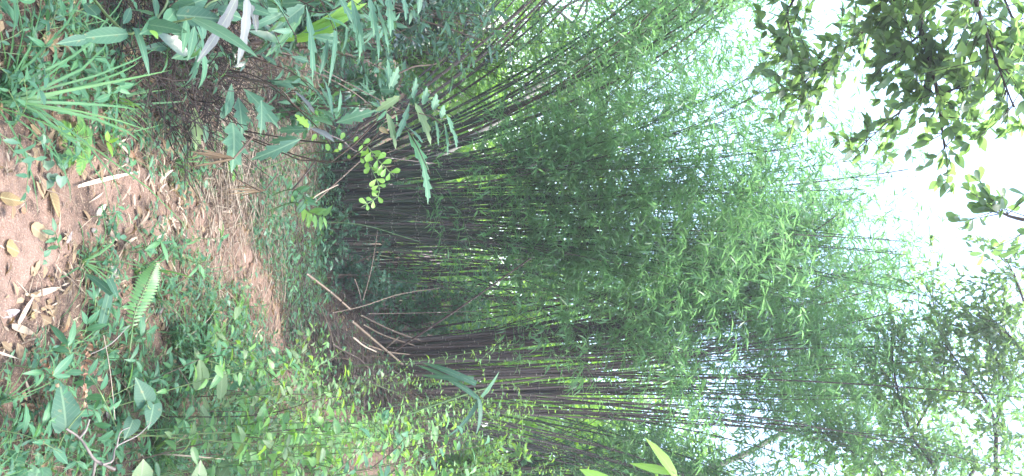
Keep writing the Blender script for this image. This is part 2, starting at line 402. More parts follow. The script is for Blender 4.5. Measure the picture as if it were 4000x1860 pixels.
PL = G(*np.array([(-150, 560), (0, 575), (110, 610), (230, 590), (390, 615), (545, 650), (700, 740), (820, 800), (915, 860), (985, 970), (1050, 1100), (1085, 1230), (1105, 1370)]).T)
PR = G(*np.array([(-150, 1330), (0, 1290), (78, 1120), (230, 1010), (390, 930), (545, 925), (700, 975), (820, 1040), (895, 1090), (955, 1170), (1010, 1270), (1040, 1350), (1060, 1440)]).T)
PL = np.vstack([PL, PL[-1] + [1.6, .25, 0]]); PR = np.vstack([PR, PR[-1] + [1.6, .15, 0]])
PLc, PRc = curve(PL, 200), curve(PR, 200)
def path_sheet():
    nu = 44; u = np.linspace(-.13, 1.13, nu)
    w = np.linalg.norm(PRc - PLc, axis=1)
    jl = .10 * vnoise(np.arange(200) * .21, np.zeros(200), 1, 8)[:, None]; jr = .10 * vnoise(np.arange(200) * .21, np.zeros(200) + 9, 1, 9)[:, None]
    uu = (u[None] * (1 + jr - jl) + jl)
    X = PLc[:, None, 0] + (PRc - PLc)[:, None, 0] * uu; Y = PLc[:, None, 1] + (PRc - PLc)[:, None, 1] * uu
    Z = height(X, Y)
    e = sstep(-.13, .05, u) * sstep(-1.13, -.95, -u)
    Z = Z + (-.05 + .072 * e)[None] + -.0 + .018 * vnoise(X, Y, 5, 13) * e + .018 * vnoise(X, Y, 10, 11) * e + .010 * vnoise(X, Y, 24, 12) * e - .018 * np.exp(-((u - .5) / .3) ** 2)[None]
    a = Acc(); n = 200
    a.v = [np.stack([X, Y, Z], -1).reshape(-1, 3)]; a.l = [np.zeros((n * nu, 3))]; a.n = n * nu
    i = np.arange(nu - 1)[None] + np.arange(n - 1)[:, None] * nu
    a.f = {4: [np.stack([i, i + 1, i + 1 + nu, i + nu], -1).reshape(-1, 4)]}
    o = bpy.data.objects.new('path', a.mesh('path', M['path'])); COL.objects.link(o); tag(o, kind='structure')
path_sheet()
def on_path(x, y, grow=0.0):
    """Signed: > 0 inside the path (metres from its nearer edge)."""
    x = np.atleast_1d(x); y = np.atleast_1d(y)
    c = (PLc + PRc) / 2; hw = np.linalg.norm(PRc - PLc, axis=1) / 2
    d2 = (x[:, None] - c[None, :, 0]) ** 2 + (y[:, None] - c[None, :, 1]) ** 2
    return (hw[None] + grow - np.sqrt(d2)).max(1)

def view_xy(n, y0, y1, margin=.7):
    y = np.sqrt(U(y0 * y0, y1 * y1, n)); x = U(-1, 1, n) * (.31 * y + margin)
    return x, y

# ------------------------------------------------------------------ bamboo
def culm_line(base, az, L, th0, th1, pw, K=26, wob=.03):
    s = np.linspace(0, 1, K)
    th = th0 + (th1 - th0) * s ** pw
    ds = L / (K - 1)
    r = np.concatenate([[0], np.cumsum(np.sin(th[:-1]) * ds)]); z = np.concatenate([[0], np.cumsum(np.cos(th[:-1]) * ds)])
    ph = U(0, 6.3); w = wob * np.sin(s * 5 + ph) * s
    return np.stack([base[0] + r * math.sin(az) + w * math.cos(az), base[1] + r * math.cos(az) - w * math.sin(az), base[2] + z], -1)

def culm_foliage(acc, line, L, start, dens, leafL=(.10, .175), drop=.25, ntw=None, tpl='tiny'):
    K = len(line)
    n = int(L * 3.4 * 4.9 * dens) if ntw is None else ntw
    s = start + (1 - start) * U(0, 1, n) ** .66
    i = np.minimum((s * (K - 1)).astype(int), K - 2); f = (s * (K - 1) - i)[:, None]
    p = line[i] * (1 - f) + line[i + 1] * f; tg = nrm(line[i + 1] - line[i])
    az = U(0, 6.283, n)
    out = np.stack([np.cos(az), np.sin(az), U(-.1, .5, n)], -1)
    d = nrm(out + tg * .5); l = U(.25, .95, n) * (1.25 - .55 * s)
    t = np.linspace(0, 1, 4)
    C = p[:, None] + d[:, None] * (l[:, None] * t)[..., None] + np.array([0, 0, -1.])[None, None] * (drop * l[:, None] * t ** 2)[..., None]
    acc.tubes(C, np.array([.004, .003, .002, .0012])[None], 3, tint=U(0, .5, n), cap=False)
    nl = 9
    tt = np.concatenate([U(.35, .95, (n, nl - 3)), np.full((n, 3), 1.0)], 1)
    q = p[:, None] + d[:, None] * (l[:, None] * tt)[..., None] + np.array([0, 0, -1.]) * (drop * l[:, None] * tt ** 2)[..., None]
    td = nrm(d[:, None] + np.array([0, 0, -1.]) * (2 * drop * tt)[..., None])
    rv = R.normal(0, 1, (n, nl, 3))
    ld = nrm(td * .9 + rv * .55 + np.array([0, 0, -.35]))
    nn = nrm(R.normal(0, .6, (n, nl, 3)) + np.array([0, 0, 1.]))
    LL = U(leafL[0], leafL[1], n * nl)
    acc.leaves(q.reshape(-1, 3), ld.reshape(-1, 3), nn.reshape(-1, 3), LL, LL * U(.11, .17, n * nl), tpl, .15, .35, tint=np.clip(np.repeat(U(0, 1, n), nl) * .6 + U(0, .4, n * nl), 0, 1))

def clump(label, base, culms, mats):
    """culms: list of dicts (base, az, L, th0, th1, pw, r, start, dens, mat)"""
    t = thing('bamboo_clump', label, 'bamboo', base)
    for c in culms:
        ln = culm_line(c['base'], c['az'], c['L'], c['th0'], c['th1'], c['pw'], 27)
        nn = int(c['L'] / .30); K = 27
        r = c['r'] * (1 - .72 * np.linspace(0, 1, K) ** 1.3)
        a = Acc(); a.tubes(ln, r[None], 7, lv=np.linspace(0, nn, K)[None])
        # swollen nodes
        sn = (np.arange(1, nn) + .0) / nn; ii = np.minimum((sn * (K - 1)).astype(int), K - 2); ff = (sn * (K - 1) - ii)[:, None]
        pn = ln[ii] * (1 - ff) + ln[ii + 1] * ff; tn = nrm(ln[ii + 1] - ln[ii]); rn = np.interp(sn, np.linspace(0, 1, K), r)
        off = np.array([-.010, 0, .010])
        a.tubes(pn[:, None] + tn[:, None] * off[None, :, None], rn[:, None] * np.array([1.0, 1.22, 1.0])[None], 7, lv=np.array([0.97, .99, 1.02])[None], tint=.5, cap=False)
        o = part('culm', a, mats[c['mat']], t)
        if c['dens'] > 0:
            b = Acc(); culm_foliage(b, ln, c['L'], c['start'], c['dens'], c.get('leafL', (.10, .175)))
            part('foliage', b, M['bamboo_leaf'], o)
    return t

CM = [M['cane'], M['cane_brown'], M['dark_cane']]
def gz(x, y): return float(height(x, y))
def rand_culms(n, centre, rad, azf, Lr, th0, th1, pw=(1.2, 2.2), r=(.010, .020), start=(.3, .5), dens=(.7, 1.2), mats=(0, 0, 1), **kw):
    out = []
    for k in range(n):
        a, q = U(0, 6.283), math.sqrt(U(0, 1))
        x = centre[0] + rad[0] * q * math.cos(a); y = centre[1] + rad[1] * q * math.sin(a)
        out.append(dict(base=(x, y, gz(x, y) - .05), az=azf(x, y), L=U(*Lr), th0=U(*th0), th1=U(*th1), pw=U(*pw), r=U(*r), start=U(*start), dens=U(*dens), mat=mats[int(U(0, len(mats)))], **kw))
    return out
rad = math.radians
# the big green clump left of the middle: a dense upright core, a fan leaning out to the left
cx, cy = -.42, 10.2
cul = rand_culms(66, (cx, cy), (.54, .85), lambda x, y: math.atan2(x - cx + U(-.3, .3), y - cy + U(-.4, .4)), (4.8, 7.3), (rad(0), rad(6)), (rad(8), rad(48)), start=(.36, .62), dens=(.15, .29), mats=(0, 0, 0, 1))
cul += rand_culms(34, (cx, cy - .2), (.62, .8), lambda x, y: math.atan2(x - cx + U(-.3, .3), y - cy - .3), (3.6, 6.6), (rad(2), rad(9)), (rad(30), rad(75)), r=(.007, .014), start=(.3, .5), dens=(.5, .85), mats=(0, 0, 1))
cul += rand_culms(16, (cx, cy - .85), (.95, .2), lambda x, y: rad(180 + U(-80, 80)), (3.6, 6.5), (rad(2), rad(12)), (rad(30), rad(80)), r=(.005, .010), start=(.25, .4), dens=(.7, 1.1), mats=(0, 1))
cul += rand_culms(20, (cx - .38, cy - .1), (.28, .5), lambda x, y: rad(-90 + U(-45, 45)), (5.5, 8.2), (rad(12), rad(28)), (rad(40), rad(75)), r=(.013, .022), start=(.35, .6), dens=(.6, 1.0), mats=(0, 0, 2))
cul += rand_culms(9, (cx - .55, cy - .1), (.25, .5), lambda x, y: rad(-90 + U(-35, 25)), (5.5, 7.2), (rad(26), rad(42)), (rad(62), rad(88)), r=(.014, .022), start=(.4, .65), dens=(.45, .8), mats=(1, 2, 2))
clump('dense dark green bamboo clump fanning out to one side beyond the path bend', (cx, cy, gz(cx, cy)), cul, CM)
# the darker clump further back in the gap
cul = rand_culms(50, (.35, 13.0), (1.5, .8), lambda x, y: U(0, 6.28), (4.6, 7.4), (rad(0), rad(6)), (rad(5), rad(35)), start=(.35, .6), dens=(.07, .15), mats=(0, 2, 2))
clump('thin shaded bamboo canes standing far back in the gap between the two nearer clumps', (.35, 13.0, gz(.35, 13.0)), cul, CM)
# the brown clump up on the bank
bx, by = 1.72, 9.7
cul = rand_culms(68, (bx, by), (.46, .7), lambda x, y: math.atan2(x - bx + U(-.5, .3), y - by + U(-.4, .4)), (5.2, 7.3), (rad(0), rad(6)), (rad(5), rad(34)), start=(.5, .78), dens=(.24, .45), mats=(1, 1, 2, 1))
cul += rand_culms(18, (bx - .3, by + .3), (.2, .4), lambda x, y: rad(-90 + U(-30, 30)), (5.2, 7.0), (rad(1), rad(8)), (rad(28), rad(52)), start=(.35, .6), mats=(0, 2))
cul += rand_culms(20, (bx + .45, by + .2), (.35, .5), lambda x, y: rad(90 + U(-40, 40)), (4.0, 6.5), (rad(6), rad(18)), (rad(25), rad(60)), r=(.008, .016), start=(.3, .5), mats=(1, 1, 0))
clump('clump of brown bamboo canes standing upright on the earth bank', (bx, by, gz(bx, by)), cul, CM)

# ------------------------------------------------------------------ trees behind
def crown_leaves(acc, centre, size, n, leaf, tpl='tiny', clumps=40, wr=.45):
    cc = nrm(R.normal(0, 1, (clumps, 3))) * U(.35, 1.0, (clumps, 1)) ** .6 * np.asarray(size) + centre
    k = R.integers(0, clumps, n)
    cs = U(.16, .34, clumps) * np.mean(size)
    p = cc[k] + R.normal(0, .5, (n, 3)) * cs[k][:, None]
    d = nrm(R.normal(0, 1, (n, 3)) + nrm(p - centre) * .6 + np.array([0, 0, -.5]))
    nn = nrm(R.normal(0, .6, (n, 3)) + np.array([0, 0, .9]))
    L = U(leaf[0], leaf[1], n)
    acc.leaves(p, d, nn, L, L * U(wr * .8, wr * 1.2, n), tpl, .15, .25, tint=np.clip(.6 * U(0, 1, clumps)[k] + U(0, .4, n), 0, 1))
    return cc
def limbs(acc, root, targets, r0, K=7):
    for tgt in targets:
        mid = root * .5 + tgt * .5 + R.normal(0, .12, 3) * np.linalg.norm(tgt - root) * .6
        ln = curve([root, mid, tgt], K)
        acc.tubes(ln, np.linspace(r0, r0 * .2, K)[None], 5)
def tree(label, x, y, h, crown_h, size, n, leaf, trunk_r, mat, bark, lean=(0, 0), group=None, name='tree', clumps=40, wr=.45, tpl='tiny'):
    z = gz(x, y); t = thing(name, label, 'tree', (x, y, z), group)
    c = np.array([x + lean[0], y + lean[1], z + crown_h])
    a = Acc(); tr = curve([(x, y, z - .1), (x + lean[0] * .3 + U(-.1, .1), y + lean[1] * .3, z + crown_h * .5), c], 10)
    a.tubes(tr, np.linspace(trunk_r, trunk_r * .45, 10)[None], 9)
    b = Acc(); cc = crown_leaves(b, c, np.asarray(size), n, leaf, tpl, clumps, wr)
    limbs(a, tr[6], cc[:7], trunk_r * .4); limbs(a, c, cc[7:16], trunk_r * .35)
    part('trunk', a, bark, t); part('crown', b, mat, t)
    return t
GRP = 'trees in the bright wood beyond the bamboo'
for (x, y, h, s_) in [(-10.5, 21, 4.2, 2.8), (-8.0, 25, 5.2, 3.2), (-4.6, 27, 5.0, 3.0), (-2.0, 22, 3.6, 2.6), (.9, 24, 4.4, 2.8), (3.4, 21, 3.6, 2.4), (6.0, 26, 5.0, 3.0),
                     (7.4, 20, 4.2, 2.6), (9.6, 25, 5.4, 3.2), (-13, 30, 5.5, 3.6), (12.5, 30, 6, 3.6), (-1.2, 33, 6.0, 3.8), (5.0, 35, 6.5, 4.0), (-7.0, 36, 6.2, 4.0), (-14, 22, 5.0, 3.0), (13.5, 21, 5.0, 3.0)]:
    tree('leafy tree filling the wood beyond the bamboo', x, y, h + s_, h, (s_, s_, s_ * .95), int(1300 + 420 * s_), (.16, .30), .10 + .02 * s_, M['far_leaf'], M['bark'], group=GRP, clumps=int(30 + 10 * s_))
def thicket(x, y, h, w, n, leaf=(.12, .22)):
    z = gz(x, y); t = thing('bush', 'bright leafy bush closing the view low behind the bamboo', 'bush', (x, y, z), 'bushes low in the wood behind the bamboo')
    a = Acc(); b = Acc(); c = np.array([x, y, z + h * .5])
    cc = crown_leaves(b, c, np.array([w, w, h * .55]), n, leaf, 'tiny', 40, .4); limbs(a, np.array([x, y, z - .05]), cc[:10], .03)
    part('stems', a, M['bark'], t); part('foliage', b, M['far_leaf'], t)
for q in range(15):
    thicket(-11 + q * 1.6 + U(-.4, .4), U(17, 20), U(2.2, 3.6), U(1.3, 1.8), 2300)
for x_, y_, h_, w_ in ((4.0, 13.5, 3.2, 1.2), (5.2, 15.0, 4.2, 1.6), (3.4, 15.5, 3.4, 1.3), (6.5, 13.5, 4.0, 1.6), (2.2, 16.5, 3.2, 1.3)):
    thicket(x_, y_, h_, w_, 2600, (.10, .18))
for q in range(10):
    thicket(-12 + q * 2.7 + U(-.5, .5), U(23, 26), U(3.5, 5), U(1.8, 2.4), 2200, (.16, .28))

# ------------------------------------------------------------------ near trees overhead
def branch(a, pts, r0, r1, K=14):
    ln = curve(pts, K); a.tubes(ln, np.linspace(r0, r1, K)[None], 6); return ln
def twig_leaves(al, at, line, n, tl, leaf, wr, tpl='ovate', frac=(.1, 1), per=7, tr=.004, droop=.15):
    K = len(line)
    s = U(frac[0], frac[1], n); i = np.minimum((s * (K - 1)).astype(int), K - 2); f = (s * (K - 1) - i)[:, None]
    p = line[i] * (1 - f) + line[i + 1] * f; tg = nrm(line[i + 1] - line[i])
    d = nrm(R.normal(0, 1, (n, 3)) * np.array([1, 1, .55]) + tg * .6); l = U(tl * .35, tl, n)
    t = np.linspace(0, 1, 4); dn = np.array([0, 0, -1.])
    at.tubes(p[:, None] + d[:, None] * (l[:, None] * t)[..., None] + dn * (droop * l[:, None] * t ** 2)[..., None], np.array([1, .8, .6, .4])[None] * tr, 4, cap=False)
    tt = np.concatenate([U(.25, 1, (n, per - 3)), np.full((n, 3), 1.0)], 1)
    q = p[:, None] + d[:, None] * (l[:, None] * tt)[..., None] + dn * (droop * l[:, None] * tt ** 2)[..., None]
    ld = nrm(d[:, None] + R.normal(0, .8, (n, per, 3)) * np.array([1, 1, .5]) + dn * .25)
    nn = nrm(R.normal(0, .7, (n, per, 3)) + np.array([0, -.3, .8]))
    L = U(leaf[0], leaf[1], n * per)
    al.leaves(q.reshape(-1, 3), ld.reshape(-1, 3), nn.reshape(-1, 3), L, L * U(wr * .85, wr * 1.15, n * per), tpl, U(.05, .3, n * per), .15)

def overhead_tree():
    bx, by = -4.3, 5.6; t = thing('tree', 'overhanging tree with broad oval leaves on thin dark branches against the white sky', 'tree', (bx, by, gz(bx, by)))
    tr = Acc(); lf = Acc()
    top = P(3560, -900, 5.6); z0 = gz(bx, by)
    trunk = branch(tr, [(bx, by, z0 - .1), (bx + .1, by, 2.5), top, top + [.2, .1, 1.8]], .13, .06, 14)
    B = [([top, P(3555, -300, 5.6), P(3580, 0, 5.5), P(3620, 200, 5.4), P(3655, 330, 5.3), P(3690, 580, 5.2)], .035, .006, 46, .42),
         ([P(3600, 130, 5.45), P(3540, 180, 5.4), P(3455, 235, 5.4)], .010, .004, 12, .3),
         ([P(3648, 290, 5.35), P(3600, 350, 5.4), P(3555, 400, 5.4), P(3330, 600, 5.6)], .010, .003, 14, .30),
         ([P(3672, 375, 5.3), P(3770, 325, 5.2), P(3860, 270, 5.2), P(3990, 190, 5.1)], .010, .004, 20, .36),
         ([P(3560, -200, 5.6), P(3430, 50, 5.9), P(3300, 190, 6.0), P(3160, 300, 6.1), P(3125, 400, 6.1)], .016, .003, 40, .42),
         ([P(3400, -300, 5.8), P(3100, 0, 6.3), P(3085, 130, 6.3), P(3080, 240, 6.3)], .014, .003, 26, .36),
         ([top, P(3750, -400, 5.2), P(3800, -50, 5.0), P(3860, 150, 4.9), P(3960, 420, 4.8)], .025, .004, 34, .42),
         ([P(3755, -300, 5.2), P(3900, -50, 5.3), P(4010, 200, 5.1)], .014, .004, 26, .42),
         ([P(3560, -250, 5.6), P(3500, -60, 5.5), P(3490, 70, 5.5)], .012, .004, 20, .4),
         ([top, P(3300, -600, 6.0), P(2950, -250, 6.5), P(2700, 60, 6.8)], .02, .004, 16, .5)]
    for pts, r0, r1, n, tl in B:
        ln = branch(tr, pts, r0, r1, 16)
        twig_leaves(lf, tr, ln, int(n * 1.75), tl, (.07, .115), .50, 'ovate', (.3 if r0 > .02 else .15, 1), 8)
    # the rest of the crown, outside the picture
    for q in range(10):
        e = top + nrm(R.normal(0, 1, 3) * np.array([1, 1, .4])) * U(1.2, 2.2) * np.array([-1 if q % 2 else .3, 1, 1]) + [-.6, 0, 1.2]
        ln = branch(tr, [trunk[-4], (trunk[-4] + e) / 2 + [0, 0, .2], e], .03, .006, 10)
        twig_leaves(lf, tr, ln, 26, .6, (.09, .14), .46, 'ovate', (.3, 1), 8)
    part('trunk', tr, M['bark'], t); part('crown', lf, M['tree_leaf'], t)
overhead_tree()

def sprig_branch():
    bx, by = .2, 1.2; r = P(4500, 900, 4.2)
    t = thing('tree', 'dark leaf sprig hanging alone into the open white sky from a tree overhead', 'tree', (-3.0, 3.0, gz(-3.0, 3.0)))
    tr = Acc(); lf = Acc()
    branch(tr, [(-3.0, 3.0, 0), (-2.9, 3.0, 3.2), (-1.5, 3.3, 5.2), r], .09, .025, 16)
    ln = branch(tr, [r, P(4150, 880, 4.6), P(3960, 850, 4.7), P(3890, 815, 4.7)], .025, .004, 12)
    twig_leaves(lf, tr, ln, 12, .22, (.08, .12), .45, 'obov', (.72, 1), 6)
    twig_leaves(lf, tr, ln, 24, .5, (.08, .12), .45, 'obov', (.0, .45), 7)
    part('trunk', tr, M['bark'], t); part('crown', lf, M['tree_leaf'], t)
sprig_branch()

def right_tree():
    bx, by = 4.4, 8.6; z = gz(bx, by)
    t = thing('tree', 'fine leaved tree spreading overhead on the bank side with crooked dark branches', 'tree', (bx, by, z))
    tr = Acc(); lf = Acc()
    fork = np.array([bx - .2, by - .1, 6.2])
    trunk = branch(tr, [(bx, by, z - .1), (bx + .1, by, 3.6), fork], .16, .09, 10)
    B = [([fork, P(3830, 1980, 9), P(3890, 1760, 8.8), P(3870, 1600, 8.6), P(3780, 1470, 8.5), P(3690, 1345, 8.4)], .035, .006, 60, .7),
         ([P(3895, 1700, 8.7), P(3905, 1520, 8.5), P(3922, 1475, 8.4), P(3870, 1350, 8.3), P(3810, 1180, 8.3)], .02, .004, 50, .7),
         ([fork, P(3650, 1900, 9.2), P(3560, 1700, 9.2), P(3500, 1500, 9.0), P(3480, 1300, 8.9)], .03, .005, 80, .75),
         ([P(3560, 1700, 9.2), P(3640, 1560, 9.0), P(3690, 1420, 8.8), P(3640, 1150, 8.6)], .016, .004, 60, .7),
         ([fork, P(4050, 1900, 8.4), P(4080, 1500, 8.0), P(3990, 1150, 7.8), P(3930, 1010, 7.8)], .03, .005, 60, .7),
         ([P(4080, 1500, 8.0), P(3960, 1330, 8.0), P(3880, 1250, 8.0)], .014, .004, 40, .6),
         ([fork, P(3800, 1850, 9.6), P(3700, 1800, 9.6), P(3550, 1780, 9.6)], .03, .005, 46, .7),
         ([fork, P(3450, 1880, 9.8), P(3320, 1760, 9.8), P(3250, 1700, 9.8)], .025, .005, 40, .6)]
    for pts, r0, r1, n, tl in B:
        ln = branch(tr, pts, r0, r1, 14)
        twig_leaves(lf, tr, ln, int(n * 1.7), tl, (.05, .09), .42, 'thin', (.2, 1), 16, .003)
    for q in range(12):
        e = fork + np.array([U(-.5, 2.5), U(-2.2, 2.5), U(.8, 3.5)])
        ln = branch(tr, [fork, (fork + e) / 2 + [0, 0, .3], e], .035, .008, 10)
        twig_leaves(lf, tr, ln, 40, .8, (.06, .10), .42, 'thin', (.2, 1), 12, .003)
    part('trunk', tr, M['bark'], t); part('crown', lf, M['tree_leaf'], t)
right_tree()

def pale_trees():
    # pale leaning trunk seen through the fan of canes, and one leaning in on the bank
    for lab, pts, r, crown in (('pale grey trunk of a slanting tree seen through the leaning bamboo canes', [P(1500, 760, 15), P(1900, 500, 15), P(2160, 285, 15), P(2230, 235, 15), P(2330, 215, 15), P(2650, 60, 15.5)], .085, (2.0, 1800)),
                               ('pale trunk of a tree leaning out over the bank behind the brown bamboo', [P(1700, 1960, 11), P(2500, 1900, 11), P(2860, 1795, 11), P(3060, 1690, 11.3), P(3350, 1560, 11.6)], .06, (1.7, 1700))):
        p = np.array(pts); p[0, 2] = gz(p[0, 0], p[0, 1]) - .1
        t = thing('tree', lab, 'tree', (p[0, 0], p[0, 1], p[0, 2] + .1))
        a = Acc(); ln = branch(a, p, r, r * .45, 22)
        b = Acc(); cc = crown_leaves(b, p[-1], np.array([1, 1, .8]) * crown[0], crown[1], (.09, .16), 'tiny', 26)
        limbs(a, p[-1], cc[:8], r * .3)
        part('trunk', a, M['pale_bark'], t); part('crown', b, M['far_leaf'], t)
pale_trees()

# ------------------------------------------------------------------ bushes on the left
def glossy_bush(label, x, y, h, w, n, leaf, mat, wr=.45, name='bush', cat='bush', tpl='ovate'):
    z = gz(x, y); t = thing(name, label, cat, (x, y, z)); a = Acc(); b = Acc()
    m_ = max(8, int(h * 9))
    for q in range(m_):
        az = U(0, 6.283); e = np.array([x + w * U(.2, 1) * math.cos(az), y + w * U(.2, 1) * math.sin(az), z + h * U(.55, 1)])
        ln = branch(a, [(x + U(-.15, .15), y + U(-.15, .15), z - .05), (x + (e[0] - x) * .4, y + (e[1] - y) * .4, z + (e[2] - z) * .6), e], .012, .003, 10)
        twig_leaves(b, a, ln, int(n / m_ / 7), .32 * max(.5, min(1.2, h / 2)), leaf, wr, tpl, (.2, 1), 7, .003)
    part('stems', a, M['twig'], t); part('foliage', b, mat, t); return t
glossy_bush('tall dark glossy bush with small leaves glinting blue at the edge of the bright gap', -2.35, 7.4, 2.3, .62, 3800, (.06, .10), M['waxy'])
glossy_bush('dark glossy bush low behind the broad leaved canes', -2.0, 6.0, 1.25, .5, 1500, (.05, .09), M['waxy'])
glossy_bush('shaded bush with dark narrow leaves over the hollow beside the path', -1.55, 4.75, .75, .42, 420, (.05, .08), M['broad'], .36, tpl='lance')
glossy_bush('mid green bush at the foot of the leaning canes', -1.75, 9.0, 1.3, .6, 1500, (.06, .10), M['herb'], .4)
glossy_bush('bright green bamboo-like bush under the gap of white sky', -2.6, 10.6, 3.0, 1.0, 3000, (.10, .16), M['far_leaf'], .16, tpl='thin')
glossy_bush('low dark bush filling the shade between the two bamboo clumps', .42, 9.3, .95, .5, 1500, (.045, .08), M['broad'], .42)
glossy_bush('low leafy bush at the back of the gap below the shaded canes', .75, 10.8, 1.15, .55, 1500, (.05, .09), M['herb'], .4)
glossy_bush('small bush of dark leaves at the foot of the green bamboo clump', -.12, 9.0, .5, .4, 700, (.04, .07), M['broad'], .42)
glossy_bush('leafy bush on top of the bank beside the brown canes', 2.55, 8.4, 1.1, .6, 1700, (.06, .10), M['bush'], .4)
glossy_bush('tall thin leaved bush on the bank behind the brown canes', 3.2, 10.6, 3.4, .9, 2600, (.06, .11), M['herb'], .3, tpl='thin')
glossy_bush('tall thin leaved bush rising beside the pale leaning trunk', 3.3, 8.9, 2.7, .55, 1800, (.06, .10), M['bush'], .3, tpl='thin')

glossy_bush('leafy bush in the light between the clumps at the top of the bank', 1.15, 11.8, 1.7, .8, 2400, (.07, .12), M['herb'], .35)
glossy_bush('bright bush far back in the gap between the clumps', 1.9, 13.4, 2.4, 1.1, 2600, (.09, .15), M['far_leaf'], .35)
glossy_bush('low herb thicket right under the shaded canes', -.6, 12.4, 1.3, .9, 1800, (.07, .12), M['herb'], .35)
glossy_bush('teal leaved bush behind the drooping jagged leaves', -1.45, 5.6, 1.25, .45, 900, (.07, .12), M['lobed'], .28, tpl='lance')
glossy_bush('dark bush of narrow leaves below the strap leaved tuft', -1.7, 5.3, 1.0, .42, 800, (.06, .10), M['broad'], .3, tpl='lance')
glossy_bush('tangled dark bush at the foot of the broad leaved cane', -1.35, 4.1, .5, .38, 420, (.05, .08), M['waxy'], .36, tpl='lance')
glossy_bush('teal bush of long leaves at the side behind the hanging jagged leaves', -2.0, 6.6, 1.9, .5, 1400, (.09, .15), M['lobed'], .25, tpl='lance')
glossy_bush('small bush of pointed leaves left of the dark bare stick', -1.05, 6.6, .55, .4, 600, (.05, .09), M['herb'], .36)

# ---- plants whose leaves can be picked out one by one
def plant(name, label, cat, stems, leaves, smat, lmat, base=None, lname='leaf'):
    """stems: list of (pixel points with depths, r0, r1); leaves: list of (base px,py,d, tip px,py,d, width px, tpl, options)"""
    s0 = stems[0][0][0]
    b = P(*s0) if base is None else np.array(base, float)
    t = thing(name, label, cat, b)
    a = Acc()
    for pts, r0, r1 in stems:
        branch(a, [P(*p) if len(p) == 3 and abs(p[0]) > 12 or len(p) == 4 else np.array(p) for p in pts], r0, r1, 14)
    part('stem', a, smat, t)
    for L in leaves:
        b0, t0, w, tpl = L[0], L[1], L[2], L[3]; o = dict(L[4]) if len(L) > 4 else {}
        mt = o.pop('mat', None); d = (b0[2] + t0[2]) / 2
        leafobj(lname, t, P(*b0), P(*t0), w / F_PX * d, mt or lmat, tpl, **o)
    return t
def gp(x, y): return (x, y, gz(x, y))
def leafy_shrub(label, base, region, depth, nst, per, Lr, wr, mats, tpl='lance', droop=.5, name='leafy_shrub', r=.006):
    """Stems rising from one base into a region of the view; each hanging leaf is a piece of its own."""
    t = thing(name, label, 'shrub', base); a = Acc()
    for q in range(nst):
        e = P(U(region[0], region[2]), U(region[1], region[3]), U(*depth)); b0_ = np.array(base) + [U(-.12, .12), U(-.12, .12), -.03]
        ln = branch(a, [b0_, b0_ * .45 + e * .55 + [0, 0, .12], e], r, r * .35, 20)
        for k in range(per):
            i = int(np.clip(U(8, 20), 0, 19)); az = k * 2.4 + U(0, 2); L = U(*Lr)
            d = nrm(np.array([math.cos(az), math.sin(az), .35 - droop * U(0, 1.6)]))
            w = L * U(*wr); mt = mats[int(U(0, len(mats)))]
            o = Acc(); o.leaves(ln[i], d, np.array([U(-.4, .4), U(-.5, .2), 1]), L, w, tpl, U(.1, .5), U(.1, .35), U(0, 1), .03)
            part('leaf', o, M[mt], t)
    part('stem', a, M['twig'], t); return t
leafy_shrub('leafy shrub with broad dark leaves hanging over the dark hollow', gp(-1.35, 3.7), (640, 0, 1000, 260), (2.9, 3.4), 7, 9, (.09, .17), (.22, .34), ['broad', 'broad', 'lobed', 'waxy'], 'broad')
leafy_shrub('leafy shrub of long bluish leaves behind the withered pale leaves', gp(-1.55, 4.2), (900, 0, 1300, 200), (3.4, 4.0), 8, 10, (.10, .20), (.18, .28), ['broad', 'lobed', 'lobed', 'waxy'], 'lance', .8)
leafy_shrub('leafy shrub of hanging teal leaves at the edge above the strap leaves', gp(-2.0, 5.2), (1250, -60, 1700, 200), (4.6, 5.4), 9, 11, (.10, .20), (.16, .26), ['lobed', 'lobed', 'broad', 'herb'], 'lance', 1.1)
leafy_shrub('dim leafy shrub low under the broad leaves of the hollow', gp(-1.05, 4.3), (720, 180, 980, 420), (3.7, 4.3), 7, 8, (.05, .09), (.28, .4), ['broad', 'waxy', 'herb'], 'ovate', .5, r=.004)
leafy_shrub('leafy shrub with slender stems among the drooping jagged leaves', gp(-1.15, 5.0), (1050, 250, 1350, 520), (4.3, 5.0), 8, 9, (.07, .14), (.2, .32), ['lobed', 'broad', 'herb'], 'lance', .8, r=.005)
leafy_shrub('leafy shrub of mixed green leaves in front of the slanting canes', gp(-1.1, 6.4), (1380, 200, 1720, 480), (5.4, 6.2), 9, 10, (.07, .14), (.22, .34), ['lobed', 'herb', 'herb', 'waxy'], 'lance', .8, r=.005)
